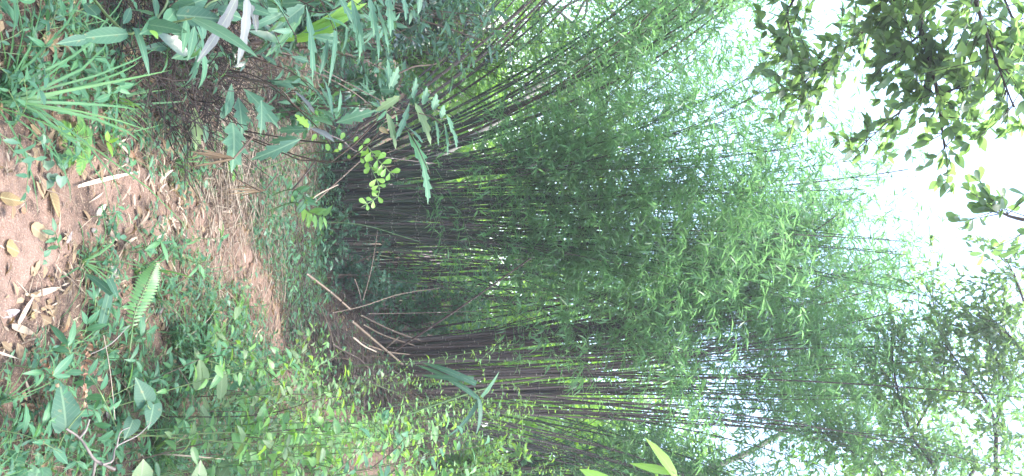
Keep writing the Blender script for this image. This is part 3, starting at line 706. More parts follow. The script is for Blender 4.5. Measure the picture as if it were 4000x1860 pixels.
# cane with large strap leaves close to the camera
bl = [((500, 132, 2.45), (300, 148, 2.35), 66, 'broad', dict(curl=.15)), ((752, 72, 2.4), (1004, 180, 2.3), 62, 'broad', dict(mat=M['lobed'], tint=.9)),
      ((640, 95, 2.45), (710, 22, 2.6), 58, 'broad', {}), ((620, 95, 2.5), (560, 128, 2.4), 70, 'heart', {}), ((570, 96, 2.45), (720, 110, 2.4), 62, 'broad', {}),
      ((728, 75, 2.45), (725, 200, 2.4), 36, 'lance', {}), ((760, 100, 2.5), (745, 232, 2.45), 36, 'lance', {}), ((530, 110, 2.45), (592, 262, 2.4), 30, 'blade', dict(curl=.4, side=.12)),
      ((690, 60, 2.55), (870, 70, 2.6), 80, 'broad', dict(tint=.1)), ((760, 10, 2.6), (650, 55, 2.6), 60, 'broad', dict(tint=.2)), ((600, -20, 2.7), (625, 60, 2.6), 30, 'lance', {}),
      ((480, 95, 2.5), (528, 15, 2.6), 34, 'lance', {}), ((590, 60, 2.6), (490, 10, 2.7), 60, 'broad', dict(tint=.0)), ((850, 40, 2.6), (960, 70, 2.7), 60, 'broad', dict(tint=.3)),
      ((590, 118, 2.42), (618, 145, 2.4), 28, 'ovate', dict(mat=M['lime'])), ((360, 150, 2.4), (230, 168, 2.3), 46, 'lance', dict(tint=.2)), ((700, 40, 2.6), (830, -20, 2.7), 66, 'broad', dict(tint=.15)),
      ((380, 60, 2.7), (330, 5, 2.7), 60, 'broad', dict(tint=0)), ((930, 20, 2.6), (1060, 50, 2.6), 50, 'broad', dict(tint=.5))]
plant('broad_leaf_cane', 'cane with large strap shaped leaves reaching in low over the dark hollow', 'plant',
      [([gp(-1.25, 2.9), (330, -60, 2.75), (480, 120, 2.5), (560, 112, 2.48), (760, 70, 2.42)], .006, .003), ([gp(-1.3, 2.8), (620, -80, 2.7), (600, 110, 2.45)], .006, .003), ([gp(-1.3, 2.8), (860, -100, 2.7), (800, 30, 2.6)], .007, .003)],
      bl, M['stem'], M['broad'], base=gp(-1.25, 2.9))
# withered pale leaves hanging
wl = [((925, -10, 2.6), (812, 238, 2.5), 46, 'torn', dict(curl=.3)), ((965, -10, 2.55), (965, 240, 2.5), 44, 'torn', dict(curl=.25)), ((905, 30, 2.6), (880, 120, 2.6), 36, 'torn', {}), ((985, 20, 2.6), (1010, 120, 2.6), 36, 'torn', {})]
plant('withered_plant', 'withered plant with torn pale lilac leaves hanging down', 'plant', [([gp(-1.2, 3.3), (900, -150, 2.7), (945, -20, 2.6)], .006, .003)], wl, M['twig'], M['lilac'], base=gp(-1.2, 3.3))
# shrub with deeply lobed leaves
def lobed_shrub(label, base, stems, leaves, smat='twig'):
    return plant('lobed_leaf_shrub', label, 'shrub', [([base] + s, .005, .0025) for s in stems], leaves, M[smat], M['lobed'], base=base)
lobed_shrub('shrub with long jagged teal leaves drooping over the path edge', gp(-.95, 4.5),
    [[(830, 420, 3.9), (760, 370, 4.0)] and [(800, 350, 4.2), (870, 420, 3.9), (950, 500, 3.7)], [(900, 300, 4.1), (1080, 340, 3.8), (1160, 420, 3.7), (1310, 500, 3.6)], [(980, 290, 4.1), (1200, 460, 3.7), (1290, 560, 3.6)]],
    [((905, 470, 3.7), (945, 640, 3.5), 120, 'lobed', dict(curl=.25, tint=.7)), ((880, 455, 3.75), (925, 310, 3.9), 40, 'lance', {}), ((860, 470, 3.75), (905, 380, 3.8), 34, 'lance', {}),
     ((930, 380, 3.9), (960, 520, 3.8), 80, 'lobed', dict(tint=.5)), ((950, 345, 3.9), (1100, 480, 3.8), 85, 'lobed', dict(tint=.4)), ((1020, 390, 3.8), (1030, 520, 3.75), 60, 'lobed', dict(tint=.3)),
     ((1200, 505, 3.6), (1070, 508, 3.6), 42, 'lobed', dict(tint=.1)), ((1180, 540, 3.6), (975, 640, 3.5), 62, 'lobed', dict(tint=.15, curl=.3)), ((1170, 535, 3.6), (1040, 560, 3.6), 40, 'lobed', dict(tint=.2)),
     ((1205, 500, 3.6), (1155, 440, 3.6), 44, 'holly', dict(mat=M['lime'])), ((1215, 500, 3.6), (1310, 535, 3.5), 46, 'lance', dict(mat=M['lilac'], tint=.95, label='pale cream leaf of the shrub')),
     ((1300, 490, 3.55), (1210, 440, 3.6), 40, 'holly', {}), ((1305, 465, 3.55), (1240, 410, 3.6), 30, 'lance', {}), ((1300, 450, 3.55), (1260, 300, 3.7), 30, 'holly', {}), ((1295, 430, 3.55), (1285, 290, 3.7), 28, 'holly', {}),
     ((1280, 420, 3.55), (1215, 300, 3.7), 28, 'holly', {}), ((1225, 440, 3.6), (1160, 335, 3.7), 30, 'torn', dict(mat=M['lilac'], label='pale underside leaf of the shrub')), ((1310, 480, 3.55), (1470, 435, 3.5), 56, 'lobed', dict(tint=.8)), ((1320, 440, 3.6), (1345, 340, 3.7), 18, 'lance', {}),
     ((760, 420, 4.0), (780, 580, 3.9), 66, 'lobed', dict(mat=M['dull'])), ((800, 560, 3.9), (810, 480, 3.9), 24, 'lance', {})])
lobed_shrub('tall shrub hanging long jagged pale teal leaves from above the glossy bush', gp(-1.75, 4.6),
    [[(1000, 60, 4.2), (1180, 20, 4.0), (1300, -40, 3.9)], [(1200, 40, 4.2), (1420, -30, 3.9)], [(900, 150, 4.3), (1150, 30, 4.0)]],
    [((1180, 10, 3.9), (1005, 15, 3.9), 60, 'lobed', dict(tint=.6)), ((1190, 20, 3.9), (1070, 120, 3.8), 70, 'holly', dict(tint=.5)), ((1195, 20, 3.9), (1255, 300, 3.7), 46, 'lobed', dict(tint=.7)), ((1180, 60, 3.9), (1050, 225, 3.8), 44, 'holly', dict(mat=M['herb'])),
     ((1370, -20, 3.8), (1430, 215, 3.7), 52, 'lobed', dict(tint=.8)), ((1440, -20, 3.8), (1480, 130, 3.7), 56, 'lobed', dict(tint=.9)), ((1510, -30, 3.8), (1545, 130, 3.7), 60, 'lobed', dict(tint=.9)), ((1470, 20, 3.8), (1540, 190, 3.7), 30, 'lobed', dict(tint=.7)),
     ((1400, 60, 3.8), (1425, 220, 3.7), 34, 'lobed', {}), ((1570, -20, 3.8), (1600, 70, 3.7), 40, 'holly', {}), ((1640, -20, 3.8), (1640, 60, 3.8), 28, 'lance', {}), ((1280, 150, 3.9), (1265, 290, 3.8), 24, 'lance', {}), ((1310, 120, 3.9), (1305, 330, 3.8), 22, 'blade', {}),
     ((1460, 60, 3.8), (1500, 230, 3.7), 22, 'lance', dict(tint=.6)), ((1320, -20, 3.9), (1390, 90, 3.9), 44, 'lobed', {})])
lobed_shrub('shrub lifting a row of upright jagged leaflets before the leaning canes', gp(-.75, 5.4),
    [[(1300, 560, 4.6), (1420, 480, 4.4), (1560, 400, 4.3)], [(1250, 640, 4.7), (1480, 470, 4.4), (1620, 440, 4.3), (1720, 480, 4.3), (1760, 560, 4.3)], [(1300, 640, 4.7), (1520, 480, 4.4), (1600, 520, 4.3), (1680, 680, 4.2)]],
    [((1515, 350, 4.3), (1530, 220, 4.4), 40, 'holly', dict(tint=.9)), ((1520, 350, 4.3), (1565, 260, 4.3), 46, 'holly', dict(tint=.95)), ((1610, 385, 4.3), (1635, 300, 4.3), 34, 'holly', dict(tint=.9)), ((1650, 410, 4.3), (1675, 340, 4.3), 42, 'holly', dict(tint=.95)),
     ((1690, 430, 4.3), (1712, 365, 4.3), 46, 'holly', dict(tint=.95)), ((1720, 460, 4.3), (1740, 410, 4.3), 38, 'holly', dict(tint=.95)), ((1745, 450, 4.3), (1775, 510, 4.2), 46, 'holly', dict(tint=1.0)), ((1765, 500, 4.3), (1795, 570, 4.2), 34, 'holly', dict(tint=.9)),
     ((1700, 470, 4.3), (1725, 560, 4.2), 24, 'holly', {}), ((1735, 480, 4.3), (1765, 600, 4.2), 22, 'holly', {}), ((1590, 510, 4.3), (1690, 680, 4.2), 66, 'lobed', dict(mat=M['herb'], tint=.8)), ((1650, 640, 4.2), (1690, 790, 4.1), 52, 'lobed', dict(tint=.9)),
     ((1560, 375, 4.3), (1470, 440, 4.3), 46, 'holly', dict(mat=M['dull'])), ((1620, 400, 4.3), (1700, 560, 4.3), 50, 'holly', dict(mat=M['dull'])), ((1510, 440, 4.3), (1560, 580, 4.3), 44, 'holly', dict(mat=M['dull'])), ((1600, 400, 4.3), (1555, 560, 4.3), 40, 'lobed', {}),
     ((1480, 500, 4.3), (1520, 520, 4.3), 26, 'ovate', dict(mat=M['yellow'])), ((1540, 350, 4.3), (1480, 350, 4.3), 40, 'holly', {}), ((1650, 560, 4.2), (1600, 480, 4.3), 34, 'holly', {})])
# long yellow-green strap leaves
plant('strap_leaf_plant', 'tuft of long yellow green strap leaves shining among the teal foliage', 'plant', [([gp(-1.55, 5.3), (1120, 140, 4.9), (1190, 145, 4.8)], .008, .006)],
      [((1180, 148, 4.8), (1400, 10, 4.7), 46, 'blade', dict(mat=M['lime'], tint=.5)), ((1200, 120, 4.8), (1430, 20, 4.7), 40, 'blade', dict(mat=M['lime'], tint=.8)), ((1170, 150, 4.8), (1390, 60, 4.7), 40, 'blade', dict(mat=M['lime'], tint=.3)), ((1160, 152, 4.8), (1300, 120, 4.7), 36, 'blade', dict(mat=M['lime'])), ((1150, 150, 4.8), (1060, 145, 4.8), 30, 'blade', dict(mat=M['lime'], tint=.2)), ((1230, 130, 4.8), (1440, -20, 4.7), 40, 'blade', dict(mat=M['lime'], tint=.9))], M['stem'], M['lime'], base=gp(-1.55, 5.3))
# light green sprigs by the clump
def pinnate_sprig(label, base, spine, n, leaf_px, wpx, mat, tpl='obov', d=5.5):
    t = thing('sapling', label, 'plant', base); a = Acc()
    ln = branch(a, [base] + [P(*s) for s in spine], .006, .0025, 18); part('stem', a, M['stem'], t)
    for k in range(n):
        f = .35 + .65 * k / (n - 1); i = int(f * 16.9); p = ln[i]; tg = nrm(ln[min(i + 1, 17)] - ln[max(i - 1, 0)])
        sd = 1 if k % 2 else -1
        perp = np.cross(tg, nrm(CAM - p)) * sd
        L = leaf_px / F_PX * d * U(.75, 1.15)
        leafobj('leaf', t, p, p + nrm(perp * .9 + tg * .5 + R.normal(0, .18, 3)) * L, L * wpx, mat, tpl, face=CAM - p + R.normal(0, 1.2, 3) + [0, 0, 2], curl=.15)
    return t
pinnate_sprig('young sapling with rounded pale green leaves hung before the dark canes', gp(-.55, 6.2), [(1180, 560, 6.0), (1400, 560, 5.6), (1470, 620, 5.5), (1540, 690, 5.5)], 18, 42, .5, M['lime'])
pinnate_sprig('drooping branch of small pale green oval leaves before the dark canes', gp(-.5, 6.1), [(1200, 600, 6.0), (1400, 610, 5.6), (1460, 680, 5.5), (1480, 760, 5.5), (1410, 810, 5.4)], 20, 34, .55, M['lime'])
pinnate_sprig('bright sapling with long pointed leaves at the bend of the path', gp(-.2, 6.5), [(1150, 790, 6.2), (1210, 830, 5.9), (1275, 850, 5.8)], 16, 66, .28, M['bush'], 'lance', 5.9)
pinnate_sprig('low sapling with pointed leaves left of the bend', gp(-.3, 6.4), [(1130, 740, 6.2), (1180, 760, 6.0), (1200, 800, 5.9)], 10, 60, .28, M['herb'], 'lance', 5.9)

# dead drooping leaf bundle
def dead_bundle(label, px, py, d, n, L):
    p = P(px, py, d); t = thing('dead_frond', label, 'dead leaf', p)
    a = Acc(); branch(a, [p + [-.12, .15, .05], p], .006, .004, 6); part('stem', a, M['twig'], t)
    for k in range(n):
        dd = nrm(np.array([U(-.28, .28), U(-.2, .1), -1]))
        leafobj('leaflet', t, p, p + dd * L * U(.7, 1.1), U(.008, .018), M['dry'], 'torn', face=(U(-.9, .9), -1, .2), curl=U(-.3, .3), fold=.7, tint=U(0, .7))
dead_bundle('dead brown frond hanging in folded strips beside the jagged leaf', 912, 620, 3.5, 8, .17)
dead_bundle('dark dead frond hanging over the litter under the saplings', 1035, 745, 5.0, 6, .22)

# ------------------------------------------------------------------ fallen and leaning canes
def cane(label, pts, r0, r1, mat, name='bamboo_cane', n=22, twigs=0):
    r0 *= .57; r1 *= .57
    p = np.array([P(*q) for q in pts]); ln = curve(p, n); a = Acc()
    L = np.linalg.norm(np.diff(ln, axis=0), axis=1).sum(); nn = max(2, int(L / .28))
    a.tubes(ln, np.linspace(r0, r1, n)[None], 8, lv=np.linspace(0, nn, n)[None])
    s = np.arange(1, nn) / nn; i = np.minimum((s * (n - 1)).astype(int), n - 2); f = (s * (n - 1) - i)[:, None]
    q = ln[i] * (1 - f) + ln[i + 1] * f; tg = nrm(ln[i + 1] - ln[i]); rr = r0 + (r1 - r0) * s
    if len(q): a.tubes(q[:, None] + tg[:, None] * np.array([-.01, 0, .01])[None, :, None], rr[:, None] * np.array([1, 1.25, 1])[None], 8, tint=.5, lv=np.array([.97, .99, 1.02])[None], cap=False)
    base = ln[0]
    return solo(name, a, mat, tuple(base), label, 'bamboo cane')
cane('long dark broken cane leaning up across the gap between the clumps', [(1530, 1378, 8.6), (1800, 1200, 8.3), (2075, 1008, 8.0)], .024, .013, M['dark_cane'])
cane('tan fallen cane lying down the bank, lower half near the path', [(1198, 1070, 7.4), (1290, 1140, 7.6), (1370, 1210, 7.8)], .022, .020, M['dead_cane'])
cane('stout tan fallen cane lying along the middle of the bank', [(1375, 1255, 7.9), (1480, 1345, 8.3), (1575, 1425, 8.6)], .026, .020, M['dead_cane'])
cane('straight tan cane high on the bank beside the leafy bush', [(1545, 1503, 8.7), (1660, 1580, 8.8), (1785, 1650, 8.9)], .022, .018, M['dead_cane'])
cane('pinkish pale cane sloping from the shade to the brown clump', [(1410, 1232, 8.6), (1530, 1290, 8.8), (1645, 1332, 9.0)], .02, .018, M['dead_cane'])
cane('second pale cane lying just below the pinkish one', [(1420, 1268, 8.5), (1500, 1310, 8.7), (1620, 1350, 8.9)], .018, .014, M['dead_cane'])
cane('dark crooked dead branch lying on the bank litter', [(1300, 1345, 7.6), (1350, 1375, 7.7), (1400, 1400, 7.8), (1440, 1440, 7.9)], .02, .014, M['dark_cane'], 'dead_branch')
cane('thin tan stick standing up by the dark bush', [(1418, 1172, 8.0), (1450, 1050, 8.0), (1475, 900, 8.1)], .012, .007, M['dead_cane'])
cane('thin brown stick slanting from the bank into the shade', [(1300, 1222, 7.8), (1420, 1195, 7.9), (1560, 1150, 8.2), (1720, 1125, 8.4)], .012, .006, M['dead_cane'])
cane('pale green thin cane bowing across the foot of the green clump', [(1255, 865, 8.6), (1420, 880, 8.7), (1560, 920, 8.8), (1640, 945, 8.9)], .011, .007, M['stem'])
cane('pale thin cane crossing level over the gap', [(1440, 1226, 8.3), (1660, 1222, 8.6), (1900, 1215, 9.0)], .009, .005, M['dead_cane'])
cane('short broken stick poking up from the bank litter', [(1318, 1205, 7.7), (1345, 1160, 7.6), (1335, 1140, 7.6)], .013, .010, M['dark_cane'], 'dead_stick')
cane('thin stick leaning below the standing tan one', [(1385, 1090, 8.0), (1400, 1130, 8.0), (1412, 1178, 8.0)], .010, .007, M['dead_cane'], 'dead_stick')
cane('splintered pale cane end jutting from the broken heap', [(1380, 1318, 8.0), (1420, 1350, 8.1), (1470, 1375, 8.2)], .016, .012, M['sheath'])
cane('pale splintered cane running into the brown clump', [(1440, 1350, 8.2), (1520, 1375, 8.5), (1600, 1385, 8.8)], .014, .012, M['dead_cane'])
cane('slim cane slanting upward from the broken heap', [(1500, 1365, 8.5), (1530, 1340, 8.4), (1560, 1315, 8.4)], .016, .012, M['dead_cane'])
cane('dark bare stick leaning by the litter left of the saplings', [(1140, 745, 6.0), (1190, 685, 6.0), (1235, 625, 6.1)], .014, .011, M['dark_cane'], 'dead_stick')
cane('brown cane leaning up out of the jagged shrub', [(1200, 500, 5.2), (1330, 545, 5.4), (1420, 600, 5.6), (1700, 640, 6.5)], .010, .006, M['cane_brown'])
cane('straight pale stem slanting behind the jagged shrub', [(1000, 180, 5.0), (1180, 230, 5.2), (1330, 310, 5.4), (1500, 400, 5.6), (1560, 430, 5.7)], .009, .006, M['dead_cane'])
cane('second slanting stem just under the pale one', [(1080, 215, 5.2), (1250, 290, 5.3), (1380, 360, 5.4), (1480, 440, 5.6)], .008, .006, M['dead_cane'])
cane('dark reddish stem slanting low behind the jagged leaves', [(900, 250, 4.8), (1000, 270, 4.8), (1160, 275, 4.9), (1300, 300, 5.0)], .008, .006, M['dark_cane'])
cane('dark branch crossing the glossy bush', [(1560, 285, 6.6), (1620, 260, 6.6), (1700, 250, 6.7), (1740, 225, 6.7)], .014, .007, M['twig'], 'dead_branch')
cane('brown cane slanting behind the young sapling', [(1230, 790, 7.6), (1340, 690, 7.8), (1440, 600, 8.0)], .016, .011, M['dead_cane'])
cane('pale cane lying at the foot of the green clump', [(1220, 775, 7.0), (1260, 750, 7.1), (1320, 722, 7.2)], .014, .010, M['sheath'])

for q in range(34):
    x = U(.75, 1.7); y = U(7.7, 8.9); p = np.array([x, y, gz(x, y) + U(.02, .12)]); L = U(.35, 1.1)
    az = rad(U(20, 75)) if q % 3 else U(0, 3.1); e = p + [L * math.cos(az), L * math.sin(az) * .6, 0]; e[2] = gz(e[0], e[1]) + U(.02, .25)
    a = Acc(); ln = curve([p, (p + e) / 2 + [U(-.04, .04), U(-.04, .04), U(-.02, .06)], e], 10); a.tubes(ln, np.linspace(1, .6, 10)[None] * U(.004, .011), 6, lv=np.linspace(0, L / .2, 10)[None])
    solo('dead_stick', a, M[('dead_cane', 'cane_brown', 'dark_cane')[q % 3]], tuple(p), 'thin dull brown dead stick in the tangled heap on the bank', 'stick', 'dead sticks heaped on the bank')

# ------------------------------------------------------------------ leafy bush of thin stems on the right, close to the camera
GB = 'thin leafy stems of the bush in the right foreground'
def bush_stem(base, top, n, leaf, mat, label, wr=.42):
    base = np.array(base, float); top = np.array(top, float)
    t = thing('slender_plant', label, 'plant', base, GB)
    mid = base * .45 + top * .55 + np.array([U(-.08, .08), U(-.08, .08), .05])
    a = Acc(); ln = branch(a, [base - [0, 0, .03], mid, top], .0032, .0013, 22)
    side = []
    for q in range(int(U(1, 4))):
        i = int(U(7, 18)); e = ln[i] + nrm(R.normal(0, 1, 3) * [1, 1, .2] + [0, 0, 1.0]) * U(.15, .4)
        side.append(branch(a, [ln[i], (ln[i] + e) / 2 + [0, 0, .02], e], .003, .0012, 22))
    part('stem', a, M['stem'] if U(0, 1) < .85 else M['dead_cane'], t)
    b = Acc()
    for s, cnt, f0 in [(ln, n, .25)] + [(q, n // 3, .15) for q in side]:
        k = np.arange(cnt); f = f0 + (1 - f0) * k / max(1, cnt - 1); i = np.clip((f * 21).astype(int), 0, 20)
        az = k * 2.4 + U(0, 6); d = nrm(np.stack([np.cos(az), np.sin(az), U(-.35, .55, cnt)], -1))
        L = U(leaf[0], leaf[1], cnt) * (1.05 - .4 * f)
        b.leaves(s[i], d, R.normal(0, .45, (cnt, 3)) + [0, -.25, 1], L, L * U(wr * .8, wr * 1.2, cnt), 'ovate', U(0, .5, cnt), .25, np.clip(f * .6 + U(-.2, .45, cnt), 0, 1), .06)
    part('foliage', b, mat, t)
k = 0
for q in range(125):
    y = U(3.2, 6.9); xr = .31 * y
    x = U(.42 * xr + max(0, (4.6 - y) * .25), 1.25 * xr)
    if on_path(x, y)[0] > -.12: continue
    h = (.35 + .95 * sstep(.45, .95, x / xr)) * U(.6, 1.35)
    zb = gz(x, y)
    bm_ = ('bush', 'bush', 'bush', 'herb', 'dull')[int(U(0, 5))]; tall = 'tall' if h > .85 else 'low'
    bush_stem((x, y, zb), (x + U(-.28, .12), y + U(-.25, .2), zb + h), int(7 + h * 12), (.05, .115), M[bm_], tall + {'bush': ' upright stem set with wavy light green leaves', 'herb': ' upright stem set with darker teal green leaves', 'dull': ' upright stem set with dull olive green leaves'}[bm_])
# climbing stems in front of the brown clump
for q in range(26):
    y = U(6.8, 8.6); x = .33 * y * U(.5, .95); zb = gz(x, y)
    bush_stem((x, y, zb), (x + U(-.3, .1), y + U(-.3, .2), zb + U(.8, 2.1)), 26, (.05, .09), M['bush'], 'thin climbing stem with light leaves before the brown canes', .36)
# arching broad grass-like plant before the brown canes
plant('strap_leaf_plant', 'plant with arching dark strap leaves in front of the brown canes', 'plant', [([gp(1.9, 6.6), (1850, 1530, 6.6), (1880, 1560, 6.6)], .01, .006)],
      [((1870, 1560, 6.5), (1640, 1365, 6.4), 22, 'blade', dict(curl=.5)), ((1860, 1500, 6.5), (1650, 1390, 6.4), 26, 'blade', dict(curl=.4)), ((1850, 1480, 6.5), (1630, 1475, 6.4), 22, 'blade', dict(curl=.4)), ((1870, 1560, 6.5), (1900, 1700, 6.4), 26, 'blade', dict(curl=.4, tint=0)), ((1880, 1550, 6.5), (1960, 1460, 6.5), 20, 'blade', {}), ((1870, 1560, 6.5), (1780, 1760, 6.4), 24, 'blade', dict(curl=.4, tint=.1))], M['stem'], M['broad'], base=gp(1.9, 6.6))
# bright blade close by at the edge
plant('strap_leaf_plant', 'single bright lime blade standing up at the edge before the thin brown canes', 'plant', [([gp(1.45, 3.4), (2300, 1980, 3.3), (2480, 1900, 3.25)], .006, .004)],
      [((2650, 1880, 3.2), (2540, 1700, 3.2), 56, 'lance', dict(mat=M['lime'], tint=.8)), ((2640, 1850, 3.2), (2460, 1810, 3.2), 34, 'lance', dict(mat=M['bush'])), ((2420, 1920, 3.2), (2270, 1825, 3.2), 60, 'broad', dict(mat=M['lime'], tint=.4))], M['stem'], M['lime'], base=gp(1.45, 3.4))

# ------------------------------------------------------------------ single plants of the foreground
NEAR = .915
def grass_tussock(label, base, n, Lr, w, spread, lean=(0, 0), mat='grass'):
    t = thing('grass_tussock', label, 'grass', base)
    for k in range(n):
        az = U(0, 6.283); el = U(.25, 1.25)
        d = np.array([math.cos(az) * math.cos(el) * spread + lean[0], math.sin(az) * math.cos(el) * spread + lean[1], math.sin(el)])
        L = U(*Lr); a = Acc()
        p = np.array(base) + [U(-.03, .03), U(-.03, .03), 0]
        n_ = np.cross(np.cross(d, [0, 0, 1.]), d) + [0, 0, .01]
        a.leaves(p, d, n_, L, w * U(.7, 1.2), 'blade', U(.25, .8), .3, side=U(-.1, .1))
        part('blade', a, M['straw'] if U(0, 1) < .05 else M[mat], t)
    return t
def G1(px, py): return G(px, py)[0]
b0 = G1(-40, 380)
grass_tussock('large grass tussock with long arching blades at the near edge of the path', tuple(b0), 34, (.35, .80), .011, .9, (-.15, .35))
grass_tussock('small grass tuft with straw coloured blades beside the hollow', tuple(G1(395, 395)), 26, (.2, .4), .010, .8, (.15, .2))
grass_tussock('grass tuft standing among the heart shaped leaves near the dry branch', tuple(G1(560, 1760)), 46, (.25, .5), .009, .7)
grass_tussock('thin grass tuft growing by the fern frond', tuple(G1(640, 1330)), 30, (.2, .45), .008, .8)

def fern():
    base = G1(470, 1450); t = thing('fern', 'single light green fern frond standing over the herbs', 'fern', base)
    tip = P(610, 1030, 3.7); mid = P(525, 1235, 3.55)
    a = Acc(); ln = branch(a, [base, P(505, 1380, 3.5), mid, P(575, 1110, 3.6), tip], .0035, .0012, 40); part('stem', a, M['stem'], t)
    for k in range(17, 40):
        f = (k - 17) / 22; L = .085 * math.sin(.35 + 2.5 * f) * (1 - .25 * f) + .012; tg = nrm(ln[min(k + 1, 39)] - ln[k - 1])
        for sd in (-1, 1):
            perp = np.cross(tg, nrm(CAM - ln[k])) * sd
            leafobj('pinna', t, ln[k], ln[k] + nrm(perp + tg * .35 + [0, 0, -.1]) * L * .62, L * .2, M['bush'], 'lance', face=CAM - ln[k] + [0, 0, 2], tint=U(.1, .6), curl=.15)
fern()
def small_fern(label, base, n, L):
    t = thing('fern', label, 'fern', base)
    for q in range(n):
        az = q * 6.283 / n + U(-.4, .4); e = np.array(base) + [math.cos(az) * L * .75, math.sin(az) * L * .75, L * U(.25, .5)]
        a = Acc(); ln = branch(a, [base, (np.array(base) + e) / 2 + [0, 0, L * .25], e], .002, .0008, 26)
        k = np.arange(5, 26); f = (k - 5) / 20; Lp = L * .26 * np.sin(.4 + 2.5 * f) + .004; tg = nrm(np.gradient(ln, axis=0))[k]
        for sd in (-1, 1):
            perp = nrm(np.cross(tg, [0, 0, 1.])) * sd
            a.leaves(ln[k], nrm(perp + tg * .35), np.array([0, 0, 1.]) + R.normal(0, .1, (21, 3)), Lp, Lp * .26, 'thin', .2, .1)
        part('frond', a, M['bush'], t)
for lab, px, py, n, L in (('small fern on the bank just beyond the end of the bare path', 1230, 1345, 6, .22), ('small fern half hidden on the bank under the dark dead branch', 1330, 1470, 6, .25), ('bushy fern among the herbs between the path and the leafy stems', 760, 1330, 8, .2),
                          ('low fern where the herbs meet the path bend', 905, 1215, 6, .16), ('fern on the left verge by the grass tussock', 215, 560, 6, .16), ('fern under the right hand stems near the dull round leaves', 900, 1640, 7, .25), ('fern on the left under the jagged teal leaves', 860, 640, 6, .18)):
    small_fern(lab, tuple(G1(px, py)), n, L)
# heart leaved vine
plant('heart_leaf_vine', 'vine with large heart shaped leaves, one with brown holes, beside the dry branch', 'vine',
      [([tuple(G1(100, 1850)), (200, 1790, 3.05), (262, 1680, 3.0), (330, 1600, 3.0)], .003, .002), ([tuple(G1(100, 1850)), (60, 1835, 3.0), (95, 1815, 2.95)], .003, .002)],
      [((258, 1668, 3.0), (243, 1478, 3.0), 96, 'heart', dict(tint=.35, fold=.25, curl=.2, mat=M['broad'])), ((95, 1815, 2.95), (-60, 1835, 2.9), 120, 'heart', dict(tint=.4)), ((150, 1830, 3.0), (125, 1930, 2.95), 90, 'heart', dict(tint=.2)),
       ((-10, 1740, 2.95), (35, 1810, 2.9), 70, 'heart', dict(mat=M['lime'], tint=.2)), ((40, 1790, 3.0), (75, 1705, 3.0), 46, 'ovate', dict(mat=M['bush'])), ((-20, 1745, 3.0), (60, 1650, 3.0), 56, 'ovate', dict(tint=.1)), ((75, 1780, 3.05), (140, 1710, 3.1), 60, 'ovate', dict(mat=M['dull']))], M['stem'], M['herb'], base=tuple(G1(100, 1850)))
plant('heart_leaf_vine', 'vine with two dark heart shaped leaves among the grass blades', 'vine', [([tuple(G1(620, 1640)), (590, 1600, 3.5), (572, 1565, 3.5)], .003, .002)],
      [((572, 1572, 3.5), (535, 1475, 3.45), 74, 'heart', dict(tint=.2)), ((600, 1580, 3.5), (585, 1680, 3.45), 64, 'heart', dict(tint=.1)), ((520, 1640, 3.5), (490, 1720, 3.45), 60, 'heart', dict(tint=.15))], M['stem'], M['broad'], base=tuple(G1(620, 1640)))
plant('dull_leaf_seedling', 'seedling with dull rounded leaves in the herbs short of the bend', 'plant', [([tuple(G1(800, 1560)), (800, 1500, 4.3), (790, 1440, 4.2)], .003, .002)],
      [((780, 1520, 4.3), (790, 1415, 4.2), 66, 'broad', {}), ((860, 1560, 4.4), (880, 1430, 4.3), 44, 'broad', dict(tint=.2)), ((800, 1670, 4.2), (795, 1580, 4.2), 40, 'lance', {}), ((550, 1870, 3.4), (565, 1795, 3.4), 76, 'heart', dict(tint=.8)), ((770, 1880, 3.6), (790, 1800, 3.6), 60, 'heart', dict(tint=.6))], M['stem'], M['dull'], base=tuple(G1(800, 1560)))
# upright herbs with opposite lance leaves, each leaf its own piece
def lance_herb(label, base, pts, leaves, mat='herb', lname='leaf'):
    t = thing('herb', label, 'plant', tuple(base)); a = Acc()
    ln = branch(a, [np.array(base)] + [P(*p) for p in pts], .0028, .0014, 20); part('stem', a, M['stem'], t)
    for (px, py, qx, qy, w) in leaves:
        d = pts[-1][2]
        leafobj(lname, t, P(px, py, d), P(qx, qy, d - U(-.04, .06)), w / F_PX * d, M[mat], 'lance', face=(U(-.3, .3), -.6 + U(-.3, .3), .8), curl=U(.05, .3), tint=U(.2, .8))
lance_herb('herb with slender stem and paired pointed leaves crossing the dry brown vine', G1(455, 1700), [(420, 1590, 3.2), (365, 1490, 3.15), (290, 1410, 3.15), (265, 1350, 3.15)],
           [(395, 1525, 427, 1470, 24), (405, 1555, 330, 1545, 28), (425, 1600, 483, 1570, 26), (438, 1660, 350, 1670, 30), (440, 1680, 380, 1740, 40), (345, 1465, 385, 1400, 24), (370, 1500, 275, 1495, 26), (290, 1405, 240, 1415, 22), (265, 1352, 195, 1255, 26), (265, 1355, 310, 1245, 26), (275, 1375, 175, 1345, 24), (330, 1455, 250, 1455, 24)], 'herb')
lance_herb('herb with pale stem and three spread leaves near the large sheaths', G1(320, 1360), [(328, 1310, 3.25), (340, 1268, 3.25)], [(340, 1268, 322, 1215, 20), (342, 1266, 390, 1215, 24), (336, 1288, 412, 1270, 24), (330, 1312, 280, 1330, 22), (365, 1180, 375, 1105, 16)], 'herb')
lance_herb('small herb standing on the path edge with yellow green top leaf', G1(155, 1040), [(158, 1020, 3.1), (163, 1000, 3.1)], [(163, 1003, 147, 955, 18), (163, 1003, 205, 975, 22), (158, 1010, 120, 985, 22), (158, 1020, 188, 1030, 20), (125, 985, 90, 952, 18), (120, 990, 143, 940, 18), (150, 1030, 60, 985, 18), (120, 1015, 140, 1050, 18)], 'herb')
